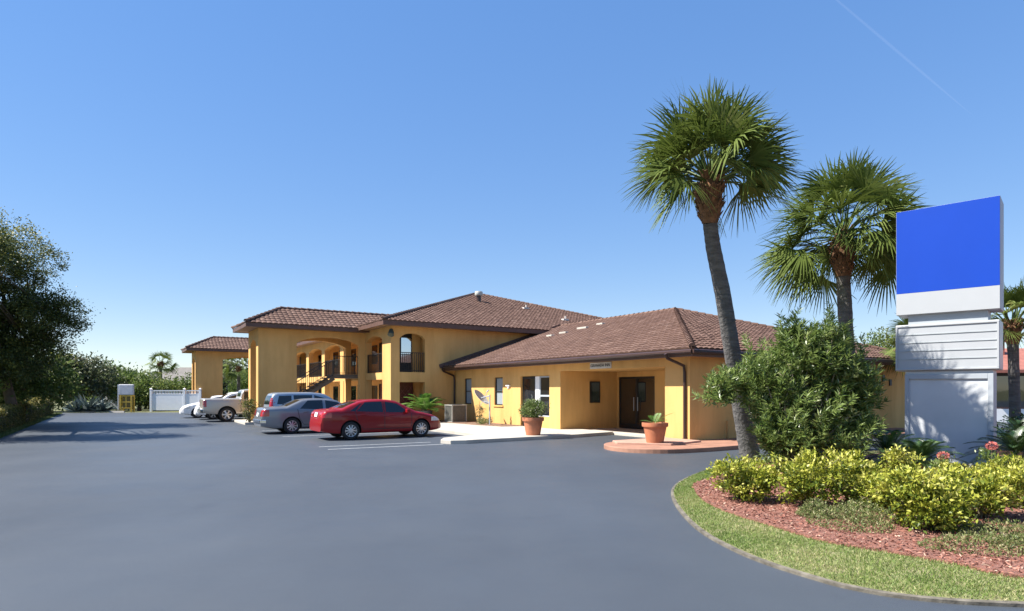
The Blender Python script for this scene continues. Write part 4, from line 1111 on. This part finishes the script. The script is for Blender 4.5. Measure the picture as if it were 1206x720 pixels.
palm('palm_tree', 'distant fan palm with only frond tips showing left of the letter board', tr, [.18, .16], at(1082, 402, P4), 30, .8, .95, bootr=.22)

# ------------------------------------------------------------------ island plants
def oleander():
    Y = 13.3; bx, by = (945-603)/724*Y, Y
    t = thing('oleander_bush', 'big oleander bush with narrow leaves between the two tall palms', 'bush', (bx, by, .06))
    lobes = [(0, 0, 1.3, 1.35, 1.1, 1.25), (-.85, .1, 2.2, .9, .8, .8), (.5, 0, 2.6, .95, .85, .95), (-.05, .1, 2.75, .8, .8, .85), (1.15, .1, 2.1, .8, .8, .9), (1.1, .1, 1.1, .75, .9, .9), (-2.0, 0, 2.05, .62, .5, .42), (.2, -.3, .75, 1.2, .9, .65), (-1.2, .1, 2.3, .8, .6, .55), (1.5, 0, 1.7, .5, .6, .9), (-.2, 0, 3.15, .5, .5, .6), (.75, 0, 3.1, .5, .5, .55), (-.75, -.2, .9, .6, .6, .8)]
    lobes = [tuple(.89*q for q in l) for l in lobes]
    ns = 1300
    L_ = np.array(lobes); vol = (L_[:, 3]*L_[:, 4]*L_[:, 5])**.67
    pk = rng.choice(len(lobes), ns, p=vol/vol.sum()); d = unit(ns); d[:, 2] = np.abs(d[:, 2])*np.where(rng.random(ns) < .75, 1, -1)
    rad = 1-.42*rng.random(ns)**1.2
    tip = L_[pk, :3]+d*rad[:, None]*L_[pk, 3:6]*(1+.08*rng.normal(size=(ns, 1)))
    spr = (rng.random(ns) < .10) & (tip[:, 2] > 2.4); tip[spr, 2] += rng.uniform(.15, .5, spr.sum())
    ax_ = d*.75+np.array([0, 0, .75])+.3*unit(ns); ax_ /= np.linalg.norm(ax_, axis=1, keepdims=True)
    ln = rng.uniform(.30, .55, ns); per = 34
    u = rng.random((ns, per)); C = tip[:, None, :]-ax_[:, None, :]*(u*ln[:, None])[:, :, None]
    rd = rng.normal(size=(ns, per, 3)); rd -= (rd*ax_[:, None, :]).sum(2, keepdims=True)*ax_[:, None, :]; rd /= np.linalg.norm(rd, axis=2, keepdims=True)
    D = ax_[:, None, :]*(.9-.6*u[:, :, None])+rd*.75
    var = np.clip(.45+.18*rng.normal(size=(ns, 1))+.14*rng.normal(size=(ns, per))+.15*(.4-u), 0, .97)
    var = np.where(rng.random((ns, per)) < .006, 1, var)
    n = ns*per
    leafmesh('foliage', C.reshape(n, 3), D.reshape(n, 3), rng.uniform(.11, .19, n), rng.uniform(.020, .033, n), G_OLEA, t, var.ravel(), .15)
    mb = MB()
    for i in range(60):
        k = rng.integers(ns); rootlimbs(mb, (random.uniform(-.5, .6), random.uniform(-.3, .3), 0), [tuple(tip[k]-ax_[k]*.1)], .03, n=6)
    mb.build('stem', surf('pale_oleander_stem', (.25, .21, .15), .9), t, smooth=60)
oleander()
def yshrub(px, Y, w_, h, label, n=170, extra=()):
    X = (px-603)/724*Y
    t = thing('yellow_shrub', label, 'shrub', (X, Y, .06), 0, 'yellow variegated shrubs in the island bed')
    w_ *= .94; h *= .90; lob = [(0, 0, h*.50, w_*.40, w_*.40, h*.46), (-w_*.22, .05, h*.62, w_*.26, w_*.26, h*.32), (w_*.22, 0, h*.56, w_*.28, w_*.28, h*.34), (.02, -w_*.15, h*.38, w_*.34, w_*.30, h*.34)]+list(extra)+[(random.uniform(-.42, .42)*w_, random.uniform(-.3, .2)*w_, random.uniform(.55, .92)*h, w_*.15, w_*.15, h*.20) for _ in range(4)]
    C, D, v = clumps(lob, int(n*.85), 30, .05, .38, .5, .12)
    k = C[:, 2] > .02; C, D, v = C[k], D[k], v[k]
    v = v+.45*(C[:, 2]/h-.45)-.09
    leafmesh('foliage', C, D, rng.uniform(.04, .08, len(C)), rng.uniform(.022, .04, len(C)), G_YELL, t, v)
    mb = MB()
    for i in range(14):
        q = C[rng.integers(len(C))]; rootlimbs(mb, (random.uniform(-.1, .1), random.uniform(-.1, .1), 0), [tuple(q)], .014, n=5)
    mb.build('stem', STEM, t)
yshrub(877, 9.75, 1.10, .72, 'rounded yellow green shrub at the island tip below the palm trunk', 190)
yshrub(952, 9.2, 1.05, .86, 'yellow green shrub directly in front of the oleander', 190)
yshrub(1008, 9.5, 1.0, .80, 'yellow green shrub right of the one before the oleander', 160)
yshrub(1088, 7.75, 1.15, .78, 'large yellow green shrub nearest the lawn before the sign', 240)
yshrub(1150, 8.4, 1.15, .74, 'yellow green shrub below the right foot of the sign', 200)
yshrub(1205, 9.0, 1.05, .86, 'yellow green shrub cut by the right edge of the photo', 170)
yshrub(1062, 11.0, .65, .72, 'small yellow green shrub between the two cycads', 80)
yshrub(1132, 10.0, .75, .62, 'low yellow shrub between two pink flowering plants', 90)
yshrub(1030, 8.9, .6, .55, 'small yellow shrub beside the weedy patch', 70)
def sago(px, Y, z0, n, ln, label, dark=0):
    X = (px-603)/724*Y
    t = thing('cycad', label, 'cycad', (X, Y, .06), 0, 'cycads around the sign')
    mb = MB()
    for i in range(n):
        u = i/n; pinnate(mb, (0, 0, z0), i*2.4+random.uniform(-.2, .2), 1.25-1.25*u, ln*random.uniform(.85, 1.05), .42, 40, .20, .016, .7)
    mb.build('foliage', G_SAGO, t)
    mb = MB(); mb.tube([(0, 0, 0), (0, 0, z0)], [.16, .13], 12); mb.build('trunk', BOOT, t)
sago(1045, 13.0, .32, 40, 1.15, 'lighter cycad with arching fronds left of the sign foot')
sago(1084, 12.2, .30, 40, .92, 'dark cycad in front of the sign column')
sago(1196, 13.2, .35, 44, 1.1, 'dark cycad right of the sign column')
sago(1204, 16.5, .45, 40, 1.1, 'farther dark cycad behind the right hand one')
def flower(px, Y, h, label):
    X = (px-603)/724*Y
    t = thing('flowering_plant', label, 'flower', (X, Y, .06), 0, 'pink flowering plants')
    C, D, v = clumps([(0, 0, h*.55, .17, .15, h*.42)], 36, 16, .05); leafmesh('foliage', C, D, .07, .026, G_OLEA, t, v)
    mb = MB(); mb.tube([(0, 0, 0), (0, 0, h)], .01, 5); mb.build('stem', STEM, t)
    u_ = unit(150); leafmesh('blossom', np.array([0, 0, h+.05])+u_*np.array([.07, .07, .05]), u_, .035, .03, PINK, t)
flower(1111, 11.0, .52, 'pink flower head before the middle of the sign column')
flower(1168, 11.2, .68, 'taller pink flower head at the right foot of the sign')
def cover(name, poly_c, n, label, h=.12, mat=G_WEED):
    P = []
    for cx, cy, rx, ry in poly_c:
        k = n//len(poly_c); a = rng.uniform(0, 2*math.pi, k); r = np.sqrt(rng.random(k))
        P.append(np.column_stack([cx+np.cos(a)*r*rx, cy+np.sin(a)*r*ry, np.full(k, .07)+h*(1-r*r)*rng.random(k)]))
    P = np.vstack(P); D = unit(len(P)); D[:, 2] = np.abs(D[:, 2])+.3
    o = leafmesh(name, P, D, rng.uniform(.02, .06, len(P)), rng.uniform(.008, .02, len(P)), mat); tag(o, label, kind='stuff')
cover('ground_cover', [(4.35, 7.95, .5, .55), (4.75, 8.4, .45, .5), (4.2, 8.5, .25, .25)], 5200, 'low weedy ground cover between the yellow shrubs', .24)
cover('ground_cover', [(5.3, 6.75, .8, .42), (6.1, 6.7, .8, .6), (5.9, 7.3, .6, .5), (7, 6.6, .7, .6)], 7000, 'sparse weedy ground cover at the right end of the bed', .18)
dk = MB()
# mound of dark shrubs behind the sign
def bush(name, label, cat, X, Y, lobes, ncl, per, size, mat, sig=.25, trunk=None, z=0, group=None, vadd=0):
    t = thing(name, label, cat, (X, Y, z), 0, group)
    C, D, v = clumps(lobes, ncl, per, sig)
    k = C[:, 2] > .01; C, D, v = C[k], D[k], v[k]
    leafmesh('crown' if trunk else 'foliage', C, D, size*rng.uniform(.7, 1.3, len(C)), size*.5*rng.uniform(.7, 1.3, len(C)), mat, t, v+vadd)
    mb = MB()
    tr_ = trunk or (.05, 6)
    tops = [tuple(C[rng.integers(len(C))]) for i in range(tr_[1])]
    if trunk:
        f = min(l[2]-l[5]*.6 for l in lobes); f = max(.5, f)
        lc = np.mean(np.array(lobes)[:, :2], axis=0)*.3
        mb.tube([(0, 0, -.1), (lc[0]*.3, lc[1]*.3, f*.5), (lc[0], lc[1], f)], [tr_[0]*1.35, tr_[0]*1.05, tr_[0]*.9], 10)
        rootlimbs(mb, (lc[0], lc[1], f-.1), tops, tr_[0]*.5, n=6)
        mb.build('trunk', BARK, t, smooth=60)
    else:
        rootlimbs(mb, (0, 0, 0), tops, tr_[0], n=5); mb.build('stem', STEM, t)
    return t
def pxy(px, Y): return (px-603)/724*Y
bush('dark_bush', 'low dark rounded bush behind the sign on the right', 'bush', pxy(1192, 19), 18.2, [(0, 0, .5, 1.1, .7, .55), (1.0, .2, .55, .9, .7, .5)], 160, 30, .09, G_SAGO, .12)
bush('screen_bush', 'leafy bush filling the gap between wall end and sign', 'bush', pxy(1062, 31), 31, [(0, 0, 1.2, .9, .8, 1.2), (.3, 0, 2.2, .6, .6, .7)], 120, 26, .16, G_BUSH, .2)
bush('background_tree', 'light green tree top showing over the lobby roof left of the sign', 'tree', pxy(1043, 46), 46, [(0, 0, 4.6, 1.7, 1.5, 1.8), (-1.0, 0, 4.2, 1.2, 1.2, 1.3), (1.6, 0, 4.4, 1.4, 1.2, 1.6)], 200, 26, .22, G_BUSH, .26, (.15, 6), vadd=.2)

# neighbouring building on the right
nbx, nby = 27.0, 35.0
t = thing('neighbour_building', 'low white building with red roof and dark windows behind the sign', 'building', (nbx, nby, 0), R(-6))
mb = MB(); mb.box(0, 24, 0, 10, 0, .75); mb.box(0, .3, .0, 10, .752, 2.9); mb.box(0, 24, .6, 10, .752, 2.9); mb.build('wall', WHITE, t)
for k in range(12):
    mb = MB(); x = .4+k*1.9; mb.box(x, x+.08, .08, .5, .752, 2.75); mb.box(x+.08, x+1.82, .08, .5, 2.62, 2.75); w_ = mb.build('window', DARKM, t)
    mb = MB(); mb.box(x+.08, x+1.9, .25, .3, .76, 2.62); mb.build('pane', GLASS, w_)
mb = MB(); mb.add([(-.8, -.9, 2.78), (25, -.9, 2.78), (25, 11, 2.78), (-.8, 11, 2.78), (-.8, -.9, 2.95), (25, -.9, 2.95), (25, 11, 2.95), (-.8, 11, 2.95), (3.5, 5, 4.5), (21, 5, 4.5)],
    [(3, 2, 1, 0), (0, 1, 5, 4), (1, 2, 6, 5), (2, 3, 7, 6), (3, 0, 4, 7), (4, 5, 9, 8), (5, 6, 9), (6, 7, 8, 9), (7, 4, 8)]); r_ = mb.build('roof', RTILE, t)
mb = MB(); mb.box(2.2, 2.9, 3.0, 3.8, 3.6, 4.75); mb.box(2.1, 3.0, 2.9, 3.9, 4.75, 4.85); mb.build('chimney', surf('red_brick', (.28, .10, .07), .9), r_)

# ------------------------------------------------------------------ left side
# clipped hedges along the lot edge
def hedge(y0, y1, label, hgt=1.0):
    xm = -20.75; t = thing('clipped_hedge', label, 'hedge', (*L2W(xm, (y0+y1)/2), 0), ANG, 'clipped hedges along the lot edge')
    ln = y1-y0; n = int(1500*ln); C = np.column_stack([rng.uniform(-.62, .62, n), rng.uniform(-ln/2, ln/2, n), rng.uniform(.02, hgt, n)])
    f = rng.random(n)
    top_ = f < .45; C[top_, 2] = hgt*(1+.05*np.sin(C[top_, 1]*2.2)-.22*(C[top_, 0]/.62)**4)+rng.normal(0, .03, top_.sum())
    s_ = ~top_ & (f < .8); C[s_, 0] = .62*np.sign(C[s_, 0])*(1-.25*(C[s_, 2]/hgt)**6)+rng.normal(0, .03, s_.sum())
    e_ = f >= .9; C[e_, 1] = ln/2*np.sign(C[e_, 1])
    D = unit(n); D[:, 2] += .5
    v = .40+.2*rng.normal(size=n)+.28*(C[:, 2] > hgt*.9)  # top leaves get a more golden colour, painting in light from above
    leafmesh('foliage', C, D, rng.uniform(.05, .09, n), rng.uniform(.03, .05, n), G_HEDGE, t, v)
    mb = MB(); mb.box(-.5, .5, -ln/2+.1, ln/2-.1, 0, hgt-.15); mb.build('twig_core', surf('hedge_twigs', (.03, .03, .012), .95) if 'hedge_twigs' not in MATS else MATS['hedge_twigs'], t)
hedge(11, 27.2, 'long clipped hedge nearest the camera on the lot edge', 1.02)
hedge(28.6, 36.5, 'second clipped hedge beyond the oak trunk', 1.12)
hedge(37.5, 44, 'farthest clipped hedge on the lot edge', 1.2)
# verge leaf litter
n = 9000; xy = np.array([L2W(x, y) for x, y in zip(-19.7-np.abs(rng.normal(0, .35, n)), rng.uniform(5, 46, n))])
cvr = leafmesh('verge_grass', np.column_stack([xy, np.full(n, -.01)]), unit(n)+np.array([0, 0, .8]), rng.uniform(.05, .14, n), .02, G_WEED, var=.3+.25*rng.normal(size=n)); tag(cvr, 'weedy grass verge along the hedge', kind='stuff')

# the big oak
def oak():
    X, Y = -25.3, 31.0
    t = thing('oak_tree', 'large dark oak with sunlit yellowish top at the left edge', 'tree', (X, Y, 0))
    lob = [(.1, -1.0, 8.3, 2.3, 2.6, 2.1), (-3.6, -1.5, 7.8, 3.0, 3.2, 2.6), (2.25, -.3, 5.55, 1.55, 1.7, 1.25), (1.2, -.3, 6.2, .9, 1.4, .6), (-.8, -.5, 5.3, 2.0, 2.2, 1.0), (.9, 0, 4.3, 1.7, 1.8, .75), (-1.6, -.4, 3.6, 2.0, 2.0, .9), (3.0, -8.4, 6.6, 2.3, 2.2, 1.8), (4.9, -8.0, 7.3, 1.3, 1.8, 1.1), (-.2, -3.8, 7.2, 1.2, 1.6, 1.3), (.6, -.9, 3.3, 2.0, 1.6, 1.0), (-1.8, -1.2, 2.9, 2.2, 1.6, 1.1)]
    C, D, v = clumps(lob, 2500, 70, .22, .45, .1, .4)
    # a few gaps where the sky shows
    leafmesh('crown', C, D, rng.uniform(.08, .14, len(C)), rng.uniform(.045, .07, len(C)), G_OAK, t, v+.28*np.clip(C[:, 2]-7.2, -1, 2.5)/2)  # leaf colour turns golden with height: sunlight painted into the crown top
    mb = MB(); mb.tube([(0, 0, -.1), (.05, 0, 1.2), (-.15, -.2, 2.6)], [.30, .24, .2], 12)
    rootlimbs(mb, (-.15, -.2, 2.5), [(l[0], l[1], l[2]) for l in lob], .17, n=8)
    for i in range(50): 
        l = lob[rng.integers(len(lob))]; q = C[rng.integers(len(C))]; rootlimbs(mb, (l[0], l[1], l[2]), [tuple(q)], .05, n=5)
    mb.build('trunk', BARK, t, smooth=60)
oak()
# understory and background, left
bush('understory_tree', 'spreading light green bush under the oak beside the hedge', 'tree', pxy(16, 33), 33, [(0, 0, 2.4, 2.2, 1.6, 1.5), (1.6, .2, 2.2, 1.5, 1.4, 1.2), (-2, 0, 2.5, 1.8, 1.5, 1.5), (.5, -2.5, 2.3, 1.6, 1.2, 1.0)], 330, 26, .22, G_BUSH, .28, (.12, 6), vadd=-.05)
bush('background_tree', 'grey green tree beyond the lot end left of the yellow stand', 'tree', pxy(92, 54), 54, [(0, 0, 3.0, 2.6, 2.2, 1.8), (-1.6, 0, 2.8, 2, 2, 1.7), (1.5, 0, 2.6, 1.8, 2, 1.6), (.4, 0, 4.0, 1.4, 1.5, .8)], 300, 26, .26, G_GREY, .35, (.2, 8), vadd=.02)
bush('background_tree', 'mid green tree rising behind the yellow stand', 'tree', pxy(132, 60), 60, [(0, 0, 2.5, 2.6, 2, 1.6), (1.8, 0, 2.2, 2.2, 2, 1.5), (-1, .5, 3.2, 1.6, 1.6, .8)], 260, 26, .28, G_BUSH, .36, (.2, 8))
bush('background_tree', 'bright green bushy tree between the yellow stand and white fence', 'tree', pxy(164, 55), 55, [(0, 0, 1.9, 1.8, 1.6, 1.5), (1.5, .3, 1.6, 1.7, 1.5, 1.3), (-1.2, 0, 1.6, 1.2, 1.2, 1.2)], 260, 26, .24, G_BUSH, .3, (.15, 6), vadd=.2)
bush('background_tree', 'leafy tree behind the white vinyl fence', 'tree', pxy(205, 62), 62, [(0, 0, 1.5, 2.6, 1.8, 1.2), (2.2, 0, 1.9, 1.6, 1.8, 1.4), (-2.2, 0, 1.4, 1.8, 1.6, 1.1)], 280, 26, .28, G_BUSH, .34, (.2, 6), vadd=.05)
bush('background_tree', 'dark green tree at the far left beyond the hedge', 'tree', pxy(35, 52), 52, [(0, 0, 3.6, 3, 2.2, 2.6), (-2.5, 0, 3.4, 2.6, 2.2, 2.4), (2.2, .5, 2.8, 2, 2, 2)], 320, 26, .28, G_OAK, .36, (.22, 8), vadd=.1)
bush('background_tree', 'grey barked tree seen through the far tower arch', 'tree', pxy(268, 84), 84, [(0, 0, 3.0, 2.6, 2, 2.8), (-1.5, 0, 4.6, 1.4, 1.6, 1.4)], 240, 24, .34, G_GREY, .4, (.22, 8), vadd=.05)
bush('background_tree', 'reddish green bush seen through the far tower arch', 'tree', pxy(290, 80), 80, [(0, 0, 2.2, 2.2, 2, 2.2), (1.6, 0, 2.6, 2, 2, 2)], 220, 24, .3, G_BUSH, .4, (.2, 8))
# far tree line that reads as one mass
tl = []
for i in range(60):
    px = random.uniform(-60, 330); Y = random.uniform(95, 130); tl.append((pxy(px, Y), Y, random.uniform(1.4, 2.0), random.uniform(3, 5), 3, random.uniform(1.6, 2.6)))
C, D, v = clumps(tl, 1700, 20, .7); k = C[:, 2] > 0
tag(leafmesh('far_wood', C[k], D[k], rng.uniform(.4, .8, k.sum()), rng.uniform(.25, .45, k.sum()), G_BUSH, var=v[k]-.05), 'distant wooded belt along the horizon', kind='stuff')
tl = []
for i in range(24):
    px = random.uniform(1040, 1330); Y = random.uniform(75, 110); tl.append((pxy(px, Y), Y, 2.0, random.uniform(3, 5), 3, random.uniform(2.0, 2.8)))
C, D, v = clumps(tl, 600, 20, .7); k = C[:, 2] > 0
tag(leafmesh('far_wood', C[k], D[k], rng.uniform(.4, .8, k.sum()), rng.uniform(.25, .45, k.sum()), G_BUSH, var=v[k]-.05), 'distant trees beyond the neighbouring building', kind='stuff')
def farpalm(px, py, Y, label, leaves=26, pet=1.0, rad=1.1):
    c = at(px, py, Y); palm('palm_tree', label, [(c[0], Y, 0), (c[0], Y, c[2]-.7)], [.2, .18], c, leaves, pet, rad, nseg=16)
farpalm(189, 427, 72, 'distant fan palm above the grey house roof', 24, 1.0, 1.0)
farpalm(281, 432, 72, 'fan palm seen through the arch of the far stair tower', 28, 1.2, 1.15)
# agave clump
for px, Y, s, lab in ((88, 49.5, 1.0, 'wide blue grey agave left of the others at the lot end'), (104, 50.0, 1.35, 'tallest blue grey agave at the lot end'), (121, 50.2, 1.0, 'blue grey agave nearest the yellow stand')):
    t = thing('agave', lab, 'agave', (pxy(px, Y), Y, 0), 0, 'blue grey agaves at the lot end'); n = 60
    d = unit(n); d[:, 2] = np.abs(d[:, 2])+.15
    leafmesh('foliage', np.zeros((n, 3))+np.array([0, 0, .1]), d, s*rng.uniform(.8, 1.35, n), .16*s, G_AGAVE, t)
# wheel stops
for px in (104, 138):
    Y = 50.0; o = thing('wheel_stop', 'pale concrete wheel stop at the far end of the lot', 'wheel stop', (pxy(px, Y), Y, .003), 0, 'wheel stops at the lot end')
    mb = MB(); mb.add([(-.6, -.08, 0), (.6, -.08, 0), (.6, .08, 0), (-.6, .08, 0), (-.57, -.05, .13), (.57, -.05, .13), (.57, .05, .13), (-.57, .05, .13)], [(3, 2, 1, 0), (4, 5, 6, 7), (0, 1, 5, 4), (1, 2, 6, 5), (2, 3, 7, 6), (3, 0, 4, 7)])
    mb.build('block', CONC, o)
# white vinyl fence by the far tower
X0, X1, Yf = pxy(178, 52), pxy(236, 52), 52.0
t = thing('vinyl_fence', 'white vinyl privacy fence with lattice top beside the far tower', 'fence', (X0, Yf, 0)); ln = X1-X0
for x in (0, ln*.68, ln):
    mb = MB(); mb.box(x-.08, x+.08, -.08, .08, 0, 1.92); mb.add([(x-.1, -.1, 1.92), (x+.1, -.1, 1.92), (x+.1, .1, 1.92), (x-.1, .1, 1.92), (x, 0, 2.02)], [(0, 1, 4), (1, 2, 4), (2, 3, 4), (3, 0, 4)]); mb.build('post', VINYL, t)
for a, b in ((.08, ln*.68-.08), (ln*.68+.08, ln-.08)):
    mb = MB(); mb.box(a, b, -.03, .03, .12, 1.45); mb.build('panel', VINYL, t)
    mb = MB(); mb.box(a, b, -.04, .04, 1.452, 1.52); mb.box(a, b, -.04, .04, 1.74, 1.82)
    x = a+.06
    while x < b-.06: mb.box(x, x+.05, -.02, .02, 1.52, 1.74); x += .13
    mb.build('lattice', VINYL, t)
X0, X1 = pxy(119, 56), pxy(140, 56)
t = thing('white_fence', 'plain white fence panel half hidden behind the agaves', 'fence', (X0, 56, 0))
mb = MB(); mb.box(0, X1-X0, -.03, .03, .08, 1.35); mb.build('panel', VINYL, t)
for x in (0, X1-X0):
    mb = MB(); mb.box(x-.07, x+.07, -.07, .07, 0, 1.5); mb.build('post', VINYL, t)
# yellow stand with white board
Y = 50.8; t = thing('yellow_stand', 'yellow framed stand carrying a blank white board at the lot end', 'sign', (pxy(150, Y), Y, 0), R(4))
mb = MB()
for x in (-.42, .42):
    for y in (-.2, .2): mb.box(x-.05, x+.05, y-.05, y+.05, 0, 1.4)
for z in (.35, .85, 1.35): mb.box(-.37, .37, -.24, -.16, z-.04, z+.04); mb.box(-.37, .37, .16, .24, z-.04, z+.04)
mb.box(-.04, .04, -.22, -.18, .39, 1.31); mb.build('frame', YPAINT, t)
mb = MB(); mb.box(-.37, .37, .0, .15, .3, 1.3); mb.build('back_box', surf('olive_box', (.10, .09, .03), .7), t)
mb = MB(); mb.box(-.58, .60, -.25, -.05, 1.42, 2.3); mb.build('board', surf('pale_board', (.50, .50, .52), .6), t, bevel=.06)
mb = MB(); mb.box(-.64, -.59, -.24, -.06, .2, 2.28); mb.build('post', WHITE, t)
# grey roofed house beyond
Y = 80; X = pxy(198, Y); t = thing('far_house', 'distant house with grey hip roof behind the white fence', 'house', (X, Y, 0))
mb = MB(); mb.box(-4.2, 4.2, 0, 8, 0, 2.9); mb.build('wall', surf('beige_wall', (.45, .4, .33), .85), t)
mb = MB(); mb.add([(-4.8, -.6, 2.85), (4.8, -.6, 2.85), (4.8, 8.6, 2.85), (-4.8, 8.6, 2.85), (-.6, 4, 4.95), (1.4, 4, 4.95)], [(0, 1, 5, 4), (1, 2, 5), (2, 3, 4, 5), (3, 0, 4), (3, 2, 1, 0)]); mb.build('roof', GREYROOF, t)
mb = MB(); mb.box(-2, -.8, -.05, -.002, 1, 2.2); mb.build('window', GLASS, t)
# dark leaf clump standing in for the suv's spare wheel and rack
x, y = L2W(-10.15, TW1-.1)
bush('rack_stand_in', 'small dark leaf clump standing in for the suv spare wheel and rack', 'shrub', x, y, [(0, 0, .7, .3, .3, .55)], 45, 20, .09, G_OAK, .12, z=.1, vadd=.1)

# thin old contrail high over the sign
def high(px, py, z): Y = (z-1.8)*724/(460-py); return Vector(((px-603)/724*Y, Y, z))
mb = MB(); a, b = high(950, -30, 3000), high(1143, 134, 3000)
mb.tube([a.lerp(b, i/12) for i in range(13)], [11*math.sin(math.pi*(.08+.9*i/12))+1 for i in range(13)], 10)
tag(mb.build('contrail', CONTRAIL, smooth=60), 'thin faint white contrail crossing the upper right sky', kind='structure')
